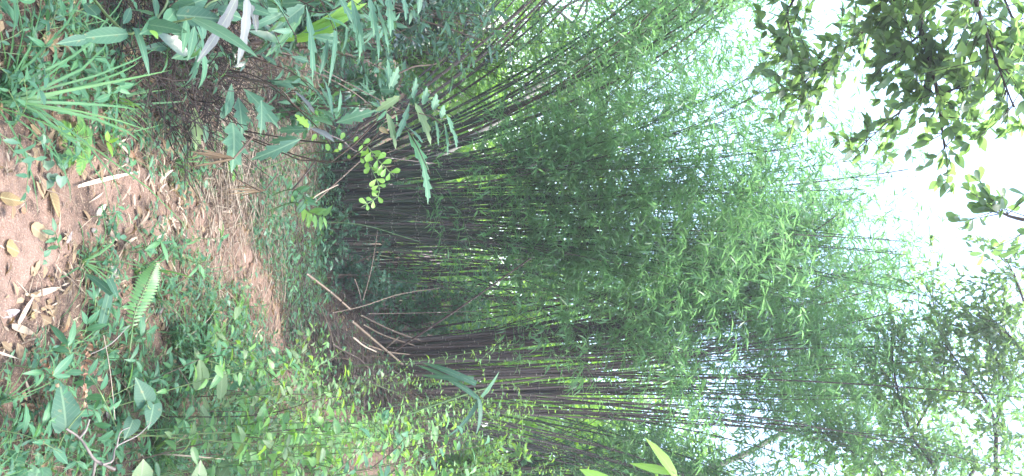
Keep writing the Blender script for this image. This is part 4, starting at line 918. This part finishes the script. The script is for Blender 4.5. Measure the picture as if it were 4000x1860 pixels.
lance_herb('herb with narrow leaves reaching over the path near the yellow leaf', G1(225, 985), [(225, 940, 3.1), (215, 905, 3.1)], [(215, 905, 210, 850, 16), (216, 915, 165, 900, 20), (222, 930, 185, 945, 18), (226, 950, 240, 920, 18), (230, 960, 180, 975, 20)], 'herb')
lance_herb('seedling by the fern with rising pointed leaves', G1(375, 1250), [(372, 1190, 3.3), (372, 1150, 3.3)], [(372, 1150, 368, 1110, 16), (373, 1170, 340, 1130, 16), (374, 1165, 385, 1120, 16), (374, 1190, 345, 1165, 16), (378, 1210, 355, 1225, 16)], 'herb')
plant('strap_leaf_plant', 'plant with dark folded strap leaf bent beside the fern', 'plant', [([tuple(G1(410, 1270)), (420, 1230, 3.35), (425, 1200, 3.35)], .003, .002)],
      [((398, 1265, 3.35), (450, 1070, 3.3), 34, 'blade', dict(tint=.0, curl=.1)), ((440, 1150, 3.3), (325, 1042, 3.3), 30, 'blade', dict(tint=.1, curl=.3)), ((425, 1090, 3.3), (462, 1160, 3.28), 26, 'blade', dict(tint=.15))], M['stem'], M['broad'], base=tuple(G1(410, 1270)))
plant('round_leaf_seedling', 'seedling with five round dim leaves at the edge of the bare path', 'plant', [([tuple(G1(185, 650)), (190, 690, 3.1), (215, 700, 3.1)], .0025, .0015)],
      [((180, 705, 3.1), (172, 748, 3.1), 52, 'heart', {}), ((205, 680, 3.1), (205, 720, 3.1), 40, 'heart', {}), ((225, 600, 3.15), (230, 640, 3.1), 34, 'heart', {}), ((240, 690, 3.1), (240, 738, 3.1), 40, 'heart', {}), ((245, 640, 3.1), (248, 670, 3.1), 32, 'heart', {}), ((185, 630, 3.1), (188, 668, 3.1), 44, 'heart', {})], M['stem'], M['herb_small'], base=tuple(G1(185, 650)))
plant('lime_seedling', 'tiny lime green seedling with two upright leaves on the straw', 'plant', [([tuple(G1(405, 565)), (415, 550, 3.5), (422, 545, 3.5)], .0025, .0015)],
      [((422, 552, 3.45), (418, 508, 3.4), 20, 'ovate', dict(tint=.8)), ((424, 555, 3.45), (460, 545, 3.4), 14, 'ovate', dict(tint=.5)), ((418, 555, 3.45), (445, 605, 3.4), 16, 'ovate', dict(tint=.9))], M['stem'], M['lime'], base=tuple(G1(405, 565)))
plant('young_leaf_plant', 'clump of bright whorled leaves at the very edge below the heart leaves', 'plant', [([tuple(G1(60, 1640)), (75, 1625, 3.05), (85, 1615, 3.0)], .003, .002)],
      [((80, 1622, 3.0), (70, 1575, 3.0), 26, 'obov', dict(tint=.6)), ((82, 1622, 3.0), (128, 1628, 3.0), 26, 'obov', dict(tint=.7)), ((80, 1625, 3.0), (65, 1690, 3.0), 34, 'obov', dict(tint=.3)), ((82, 1620, 3.0), (112, 1590, 3.0), 24, 'obov', dict(tint=.9)), ((75, 1625, 3.0), (0, 1600, 3.0), 24, 'lance', dict(tint=.2))], M['stem'], M['bush'], base=tuple(G1(60, 1640)))

def dry_branch():
    b = P(470, 1840, 3.05); t = thing('dry_branch', 'forked grey dead branch with broken knobbly ends lying over the herbs', 'branch', b)
    a = Acc()
    def seg(pts, r0, r1):
        ln = curve([P(*p) for p in pts], 16); a.tubes(ln, (.55 * np.linspace(r0, r1, 16) * (1 + .25 * R.normal(0, .5, 16)))[None], 7)
    seg([(450, 1835, 3.1), (375, 1800, 3.05), (345, 1760, 3.0), (310, 1710, 3.0), (258, 1675, 2.95)], .011, .007)
    seg([(310, 1712, 3.0), (335, 1680, 3.0), (350, 1638, 3.0)], .008, .006)
    seg([(372, 1800, 3.05), (365, 1850, 3.05), (350, 1890, 3.1)], .010, .008)
    seg([(400, 1815, 3.05), (440, 1800, 3.1), (455, 1745, 3.2), (540, 1700, 3.3), (590, 1650, 3.4)], .008, .003)
    seg([(455, 1748, 3.2), (470, 1690, 3.2), (505, 1670, 3.25)], .006, .003)
    part('branch_wood', a, M['grey_wood'], t)
dry_branch()
cane('thin grey twig lying across the herbs under the fern', [(330, 1395, 3.3), (430, 1345, 3.35), (505, 1270, 3.45)], .004, .0025, M['grey_wood'], 'dead_twig')
cane('pale bent straw stalk standing upright left of the heart leaf', [(405, 1310, 3.3), (430, 1450, 3.2), (450, 1640, 3.15)], .003, .002, M['sheath'], 'straw_stalk')

def curled_vine(label, pts, n):
    p = [P(*q) for q in pts]; t = thing('withered_vine', label, 'vine', p[0])
    a = Acc(); ln = branch(a, p, .0022, .0014, 30); part('stem', a, M['twig'], t)
    for k in range(n):
        i = int(U(1, 29)); L = U(.014, .034)
        d = nrm(R.normal(0, 1, 3)); leafobj('curled_leaf', t, ln[i], ln[i] + d * L, L * U(.5, .8), M['rust'] if U(0, 1) < .5 else M['dry'], 'torn', face=R.normal(0, 1, 3), curl=U(.3, .9), fold=.8, tint=U(.3, 1), wave=.1)
curled_vine('withered vine strung with curled rusty leaves above the heart leaf', [(60, 1440, 3.05), (130, 1400, 3.05), (190, 1450, 3.05), (235, 1500, 3.0)], 22)
curled_vine('withered vine of curled tan leaves hanging beside the forked branch', [(340, 1370, 3.2), (330, 1440, 3.1), (330, 1530, 3.05), (345, 1620, 3.0)], 20)
curled_vine('short withered vine with curled leaves between the heart leaf and the edge', [(30, 1570, 3.05), (100, 1580, 3.0), (160, 1605, 3.0)], 16)
curled_vine('withered tuft of rusty curled leaves under the three leaved herb', [(180, 1290, 3.2), (230, 1310, 3.2), (330, 1330, 3.2), (350, 1370, 3.2)], 16)

# ------------------------------------------------------------------ ground cover
NEAR = 1.0
def herb_proto(kind):
    a = Acc(); b = Acc()
    if kind == 'sprig':       # upright stem, alternate pointed leaves
        h = U(.10, .26); e = np.array([U(-.08, .08), U(-.08, .08), h]); ln = branch(a, [(0, 0, -.02), e * [.3, .3, .55], e], .0018, .0009, 9); n = int(U(7, 12))
        f = U(.25, 1, n); i = (f * 8).astype(int); az = np.arange(n) * 2.6 + U(0, 6)
        d = nrm(np.stack([np.cos(az), np.sin(az), U(-.1, .6, n)], -1)); L = U(.045, .095, n)
        b.leaves(ln[i], d, R.normal(0, .3, (n, 3)) + [0, 0, 1], L, L * U(.20, .32, n), 'lance', U(.05, .45, n), .25)
    elif kind == 'creeper':   # low mat of small pointed leaves
        for q in range(4):
            az = U(0, 6.28); e = np.array([math.cos(az) * U(.1, .22), math.sin(az) * U(.1, .22), U(.03, .11)]); ln = branch(a, [(0, 0, -.01), e * .5 + [0, 0, .02], e], .0012, .0007, 9)
            n = 8; f = np.linspace(.15, 1, n); i = (f * 8).astype(int); az2 = az + np.where(np.arange(n) % 2, 1, -1) * U(.6, 1.3, n)
            d = nrm(np.stack([np.cos(az2), np.sin(az2), U(0, .5, n)], -1)); L = U(.025, .055, n)
            b.leaves(ln[i], d, R.normal(0, .3, (n, 3)) + [0, 0, 1], L, L * U(.25, .38, n), 'lance', .2, .2)
    elif kind == 'tuft':
        n = 16; az = U(0, 6.28, n); el = U(.4, 1.3, n); d = np.stack([np.cos(az) * np.cos(el), np.sin(az) * np.cos(el), np.sin(el)], -1)
        a.tubes(np.array([[0, 0, -.02], [0, 0, .01], [0, 0, .02]]), np.array([[.004, .004, .003]]), 5)
        L = U(.12, .32, n); nn = np.cross(np.cross(d, [0, 0, 1.]), d); b.leaves(np.zeros((n, 3)), d, nn, L, U(.004, .008, n), 'blade', U(.3, .9, n), .3, side=U(-.15, .15, n))
    else:                     # seedling with small oval leaves
        h = U(.06, .18); ln = branch(a, [(0, 0, -.01), (U(-.03, .03), U(-.03, .03), h * .5), (U(-.06, .06), U(-.06, .06), h)], .0016, .0009, 9); n = 10
        f = np.repeat(np.linspace(.35, 1, 5), 2); i = (f * 8).astype(int); az = np.repeat(np.arange(5) * 1.6, 2) + np.tile([0, math.pi], 5) + U(-.3, .3, n)
        d = nrm(np.stack([np.cos(az), np.sin(az), U(0, .5, n)], -1)); L = U(.025, .05, n)
        b.leaves(ln[i], d, R.normal(0, .2, (n, 3)) + [0, 0, 1], L, L * U(.42, .6, n), 'ovate', .2, .2)
    return a, b
KINDS = {'sprig': ('herb_sprig', 'small upright sprig of pointed green leaves in the ground cover', 'plant', 'small sprigs of pointed leaves beside the path', 'herb'),
         'creeper': ('creeping_herb', 'low creeping herb with small pointed leaves spreading over the litter', 'plant', 'creeping herbs beside the path', 'herb_small'),
         'tuft': ('grass_tuft', 'small tuft of fine green grass blades in the ground cover', 'grass', 'small grass tufts beside the path', 'grass'),
         'oval': ('oval_seedling', 'small seedling with paired oval leaves in the ground cover', 'plant', 'oval leaved seedlings beside the path', 'herb_small')}
def cover(n, y0, y1):
    x, y = view_xy(n, y0, y1)
    ins = on_path(x, y)
    den = .55 + 1.1 * vnoise(x, y, 1.7, 21) + .6 * vnoise(x, y, 5, 22)
    # thinner over the litter on the left side, the dark hollow and the bank
    den = den - .25 * ((x < -.15) & (y > 4.6) & (y < 7.0)) - .45 * np.exp(-((x + .95) / .4) ** 2 - ((y - 4.7) / .6) ** 2)
    den = den + .3 * ((x > .35) & (y < 6.3)) + .35 * ((x > .4) & (y < 3.5)) + .35 * ((np.abs(x - .25) < .8) & (y > 6.1) & (y < 8.6))
    xb = np.interp(y, BX_Y, BX_X); den = den - .35 * (x > xb)
    keep = (U(0, 1, n) < den) & (ins < U(-.12, .13, n)) | (U(0, 1, n) < .003)
    return x[keep], y[keep]
protos = {}
for kd, (nm, lab, ct, gr, mt) in KINDS.items():
    cnt, far = {'sprig': (250, 200), 'creeper': (260, 420), 'tuft': (110, 110), 'oval': (170, 200)}[kd]
    x, y = cover(int((cnt + far) * 3.2), 2.55, 9.6)
    o_ = np.argsort(y + U(0, 2.5, len(y))); x = x[o_][:cnt + far * 2]; y = y[o_][:cnt + far * 2]
    z = height(x, y)
    PR_ = []
    for q in range(min(10, cnt)):
        a, b = herb_proto(kd); t = thing(nm, lab, ct, (0, 0, 0), gr); part('stem', a, M['stem'], t); part('foliage', b, M[mt], t); PR_.append(t)
    for q in range(min(cnt, len(x))):
        sc = U(.75, 1.3)
        if q < 10:
            PR_[q].location = (x[q], y[q], z[q]); PR_[q].rotation_euler = (0, 0, U(0, 6.28)); PR_[q].scale = (sc, sc, sc)
        else: copy_tree(PR_[q % 10], (x[q], y[q], z[q]), U(0, 6.28), sc)
    protos[kd] = (x[cnt:], y[cnt:], z[cnt:])
# everything further off is one mass of ground cover
st = Acc()
for kd, (x, y, z) in protos.items():
    n = len(x)
    if not n: continue
    per = 9
    az = U(0, 6.28, (n, per)); p = np.stack([x[:, None] + np.cos(az) * U(0, .12, (n, per)), y[:, None] + np.sin(az) * U(0, .12, (n, per)), z[:, None] + U(.01, .16 if kd != 'creeper' else .07, (n, per))], -1)
    d = nrm(np.stack([np.cos(az), np.sin(az), U(-.1, .7, (n, per))], -1)); L = U(.04, .085, n * per) * (.7 if kd in ('creeper', 'oval') else 1)
    st.leaves(p.reshape(-1, 3), d.reshape(-1, 3), R.normal(0, .35, (n * per, 3)) + [0, 0, 1], L, L * (U(.22, .34, n * per) if kd != 'oval' else U(.4, .55, n * per)) * (.45 if kd == 'tuft' else 1), 'thin', .25, .2)
# bank and distance
x, y = view_xy(2600, 7.0, 16); keep = on_path(x, y) < -.1; x, y = x[keep], y[keep]; n = len(x); per = 8; z = height(x, y)
dens = (vnoise(x, y, 1.3, 31) + .5) * 1.2 > U(0, 1, n); x, y, z = x[dens], y[dens], z[dens]; n = len(x)
az = U(0, 6.28, (n, per)); p = np.stack([x[:, None] + np.cos(az) * U(0, .16, (n, per)), y[:, None] + np.sin(az) * U(0, .16, (n, per)), z[:, None] + U(.01, .28, (n, per))], -1)
d = nrm(np.stack([np.cos(az), np.sin(az), U(-.2, .8, (n, per))], -1)); L = U(.05, .10, n * per)
st.leaves(p.reshape(-1, 3), d.reshape(-1, 3), R.normal(0, .35, (n * per, 3)) + [0, 0, 1], L, L * U(.25, .45, n * per), 'thin', .25, .2)
o = solo('ground_cover', st, M['herb_small'], (0, 0, 0), 'mass of small green leaves covering the ground further off', 'ground cover', kind='stuff')

# ------------------------------------------------------------------ litter
def litter_pos(n, y0, y1, path_w):
    x, y = view_xy(n, y0, y1); ins = on_path(x, y)
    keep = np.where(ins > .12, U(0, 1, n) < path_w, np.where(ins > -.15, True, U(0, 1, n) < .75))
    x, y = x[keep], y[keep]; return x, y, height(x, y) + np.where(on_path(x, y) > 0, .02, .006)
def flat_dirs(n, lift=.12):
    az = U(0, 6.28, n); return np.stack([np.cos(az), np.sin(az), U(-lift, lift, n)], -1)
# fine straw, twig bits and crumbled leaves: nobody could count these
lt = Acc()
x, y, z = litter_pos(15000, 2.5, 10, .22); n = len(x); L = U(.03, .16, n) * U(.4, 1, n)
lt.leaves(np.stack([x, y, z + U(0, .012, n)], -1), flat_dirs(n, .18), R.normal(0, .25, (n, 3)) + [0, 0, 1], L, U(.003, .011, n), 'far', U(-.2, .3, n), .2)
solo('straw_litter', lt, M['straw'], (0, 0, 0), 'fine pale straw bits strewn over the soil', 'litter', kind='stuff')
lt = Acc()
x, y, z = litter_pos(13000, 2.5, 10.5, .22); n = len(x); L = U(.025, .085, n)
lt.leaves(np.stack([x, y, z + U(0, .012, n)], -1), flat_dirs(n, .25), R.normal(0, .35, (n, 3)) + [0, 0, 1], L, L * U(.25, .55, n), 'thin', U(-.3, .6, n), .3, np.clip(U(-.2, 1, n), 0, 1))
solo('leaf_litter', lt, M['dry'], (0, 0, 0), 'crumbled brown leaf litter covering the soil', 'litter', kind='stuff')
lt = Acc()
x, y, z = litter_pos(4200, 2.5, 9.5, .10); n = len(x); L = U(.08, .30, n); dd = flat_dirs(n, .35); t4 = np.linspace(0, 1, 5)
C = np.stack([x, y, z + .005], -1)[:, None] + dd[:, None] * (L[:, None] * t4)[..., None] + np.array([0, 0, 1.]) * (np.abs(U(0, .25, n) * L)[:, None] * np.sin(t4 * 3.1))[..., None] + R.normal(0, .012, (n, 5, 3)) * t4[None, :, None]
C[..., 2] = np.maximum(C[..., 2], height(C[..., 0], C[..., 1]) + .004)
lt.tubes(C, U(.0009, .0022, n)[:, None] * np.linspace(1, .6, 5)[None], 4, cap=False)
solo('twig_litter', lt, M['dead_cane'], (0, 0, 0), 'thin dead stalks tangled over the soil', 'litter', kind='stuff')
# straw heap under the left saplings, and on the bank
lt = Acc()
for (cx_, cy_, sx, sy, n) in ((-.75, 6.0, .42, .6, 1500), (-1.2, 7.4, .6, .8, 900), (-.5, 5.2, .5, .3, 400), (-.2, 6.9, .5, .4, 450)):
    x = cx_ + R.normal(0, .5, n) * sx * 1.4; y = cy_ + R.normal(0, .5, n) * sy * 1.4; L = U(.06, .32, n); t3 = np.linspace(0, 1, 4)
    C = np.stack([x, y, height(x, y) + U(.0, .07, n)], -1)[:, None] + flat_dirs(n, .25)[:, None] * (L[:, None] * t3)[..., None]
    C[..., 2] = np.maximum(C[..., 2], height(C[..., 0], C[..., 1]) + .005)
    lt.tubes(C, U(.0015, .005, n)[:, None] * np.array([1, 1, .9, .6])[None], 4, cap=False)
solo('straw_heap', lt, M['straw'], (0, 0, 0), 'tangled dead bamboo straw lying in the shade', 'litter', kind='stuff')

lt = Acc()
for (cx_, cy_, sx, sy, n) in ((1.15, 8.1, .5, .6, 1500), (1.7, 8.3, .4, .5, 900), (.4, 7.7, .6, .5, 500), (-1.0, 6.4, .5, .6, 500)):
    x = cx_ + R.normal(0, .5, n) * sx * 1.4; y = cy_ + R.normal(0, .5, n) * sy * 1.4; L = U(.06, .32, n); t3 = np.linspace(0, 1, 4)
    C = np.stack([x, y, height(x, y) + U(.0, .09, n)], -1)[:, None] + flat_dirs(n, .3)[:, None] * (L[:, None] * t3)[..., None]
    C[..., 2] = np.maximum(C[..., 2], height(C[..., 0], C[..., 1]) + .005)
    lt.tubes(C, U(.0015, .005, n)[:, None] * np.array([1, 1, .9, .6])[None], 4, cap=False)
solo('bank_litter', lt, M['cane_brown'], (0, 0, 0), 'tangled brown dead stalks lying over the earth bank', 'litter', kind='stuff')
lt = Acc()
n = 900; q_ = np.sqrt(U(0, 1, n)); a_ = U(0, 6.28, n); x = -1.0 + .5 * q_ * np.cos(a_); y = 4.0 + .75 * q_ * np.sin(a_); L = U(.12, .5, n); t3 = np.linspace(0, 1, 5)
az = U(0, 6.28, n); dd = nrm(np.stack([np.cos(az), np.sin(az), U(-.2, 1.2, n)], -1))
C = np.stack([x, y, height(x, y) + U(0, .28, n)], -1)[:, None] + dd[:, None] * (L[:, None] * t3)[..., None] + R.normal(0, .012, (n, 5, 3))
C[..., 2] = np.maximum(C[..., 2], height(C[..., 0], C[..., 1]) + .005)
lt.tubes(C, U(.0012, .004, n)[:, None] * np.linspace(1, .5, 5)[None], 4, cap=False)
solo('dead_twig_tangle', lt, M['shade_twig'], (0, 0, 0), 'tangle of thin dark dead twigs filling the shaded hollow', 'dead twigs', kind='stuff')

# single fallen leaves and sheaths
FL = {'tan': ('fallen_leaf', 'curled tan dry leaf lying on the ground', 'dry', 'curled tan fallen leaves', 'broad', (.05, .11), (.35, .6)),
      'rust': ('fallen_leaf', 'small rust red dry leaf lying on the ground', 'rust', 'rust red fallen leaves', 'ovate', (.03, .06), (.45, .6)),
      'grey': ('fallen_leaf', 'grey brown decaying leaf lying on the ground', 'grey_leaf', 'grey brown fallen leaves', 'broad', (.04, .08), (.45, .7)),
      'sheath': ('bamboo_sheath', 'pale straw coloured bamboo sheath lying on the ground', 'sheath', 'pale fallen bamboo sheaths', 'sheath', (.035, .115), (.12, .24))}
def fallen(kd, pos, L, az, wr=None, tint=None, mat=None, label=None, group=True, tpl=None, cat=None, tilt=None, rise=None):
    nm, lab, mt, gr, tp, lr, wrr = FL[kd]
    a = Acc(); w = U(*wrr) if wr is None else wr
    d = (math.cos(az), math.sin(az), U(-.05, .12) if rise is None else rise); n_ = np.array([U(-.25, .25), U(-.25, .25), 1]) if tilt is None else np.array(tilt)
    a.leaves(np.zeros(3), d, n_, L, L * w, tpl or tp, U(-.45, .45) if rise is None else U(-.12, .12), U(.0, .45), U(0, 1) if tint is None else tint, .05 if kd != 'sheath' else 0)
    V = a.v[0]
    if rise is None: V[:, 2] -= V[:, 2].min()
    a.v = [V + np.asarray(pos)]
    return solo(nm, a, M[mat or mt], tuple(pos), label or lab, cat or ('leaf' if kd != 'sheath' else 'bamboo sheath'), gr if group else None)
for kd, n in (('tan', 150), ('rust', 70), ('grey', 70), ('sheath', 170)):
    x, y, z = litter_pos(n * 3, 2.6, 7.2, .7)
    if kd == 'sheath':
        # most of the sheaths lie where the path narrows
        x[:90] = R.normal(-.25, .22, 90)[:len(x[:90])]; y[:90] = R.normal(4.25, .45, 90)[:len(y[:90])]; z = height(x, y) + np.where(on_path(x, y) > 0, .02, .006)
    for q in range(min(n, len(x))): fallen(kd, (x[q], y[q], z[q] + .004), U(*FL[kd][5]), U(0, 6.28))
def pin(kd, b, t_, wpx, label, mat=None, tpl=None, tint=None, lift=.015, cat=None):
    p, q = G1(*b), G1(*t_); v = q - p; L = float(np.linalg.norm(v)); d = np.linalg.norm(p - CAM)
    fallen(kd, p + [0, 0, lift], L, math.atan2(v[1], v[0]), wpx / F_PX * d * 1.05 / L, tint, mat, label, False, tpl, cat, None, float(v[2] / max(1e-6, math.hypot(v[0], v[1]))))
pin('tan', (-10, 960), (40, 985), 58, 'large yellow dry leaf at the near end of the path', 'yellow', tint=.7)
pin('tan', (-40, 770), (50, 790), 46, 'broad tan leaf with dark veins at the near end of the path', 'yellow', tint=.2)
pin('tan', (160, 730), (195, 860), 48, 'long tan leaf lying along the path beside the round leaves', 'yellow', tint=.3)
pin('tan', (95, 880), (165, 940), 50, 'olive brown folded leaf on the path near the yellow one', 'dry', tint=.8)
pin('tan', (110, 145), (180, 190), 70, 'big crumpled brown leaf lying in the grass away from the path', 'dry', tint=.6)
pin('tan', (675, 720), (712, 785), 46, 'yellow tan broad leaf lying where the path narrows', 'yellow', tint=.5)
pin('grey', (340, 900), (385, 925), 50, 'flat slate grey leaf lying on the middle of the path')
pin('rust', (42, 820), (75, 828), 24, 'orange brown oval leaf near the end of the path', 'rust', tint=.9)
pin('rust', (632, 845), (660, 880), 26, 'dull red leaf on the path among pale sheaths', 'rust', tint=.5)
pin('sheath', (40, 1265), (105, 1160), 22, 'long pale boat shaped sheath lying below the path, upper of a bent pair', tint=.9)
pin('sheath', (105, 1155), (220, 1122), 22, 'long pale sheath bent off the boat shaped one', tint=.6)
pin('sheath', (5, 1150), (45, 1065), 28, 'wide pinkish sheath lying on bare soil', tint=.3)
pin('sheath', (-20, 1235), (45, 1215), 26, 'greyish flat sheath at the very edge of the ground', 'grey_leaf', tint=.9)
pin('sheath', (25, 1275), (122, 1302), 28, 'brown curled sheath lying under the herbs', 'sheath', tint=.1)
pin('sheath', (255, 728), (458, 668), 16, 'long pale straw strip lying across the bare path', tint=1.0, lift=.03)
pin('sheath', (950, 1090), (1000, 940), 18, 'long yellowish straw strip at the far edge of the path bend', 'straw', tint=.8, lift=.04)
pin('sheath', (350, 840), (380, 800), 24, 'white curled leaf fragment on the middle of the path', tint=1.0)
pin('sheath', (640, 915), (672, 900), 18, 'cream oval leaf on the path close to the dull red leaf', tint=1.0)
pin('tan', (90, 1235), (132, 1218), 26, 'speckled yellow green leaf lying by the pale sheaths', 'yellow', tint=.9, tpl='ovate')
pin('rust', (180, 1520), (205, 1512), 22, 'small orange leaf on the ground by the heart shaped leaf', 'yellow', tint=.1)

# ------------------------------------------------------------------ thin volume added to imitate lens glare over the canopy
def haze():
    bm_ = [(-60, -12, -1.0), (60, 60, 26)]
    (x0, y0, z0), (x1, y1, z1) = bm_
    a = Acc(); V = np.array([[x0, y0, z0], [x1, y0, z0], [x1, y1, z0], [x0, y1, z0], [x0, y0, z1], [x1, y0, z1], [x1, y1, z1], [x0, y1, z1]], float)
    s = NT('haze'); v = s.n('VolumePrincipled'); v.inputs['Color'].default_value = (.95, .97, 1, 1); v.inputs['Density'].default_value = GLARE_HAZE; v.inputs['Anisotropy'].default_value = .3
    s.lk(v.outputs[0], s.out.inputs[1])
    a.add(V[None], np.zeros((1, 8, 3)), [(0, 3, 2, 1), (4, 5, 6, 7), (0, 1, 5, 4), (1, 2, 6, 5), (2, 3, 7, 6), (3, 0, 4, 7)])
    o = bpy.data.objects.new('haze', a.mesh('haze', s.m, smooth=False)); COL.objects.link(o); tag(o, kind='stuff')
GLARE_HAZE = .0034
haze()
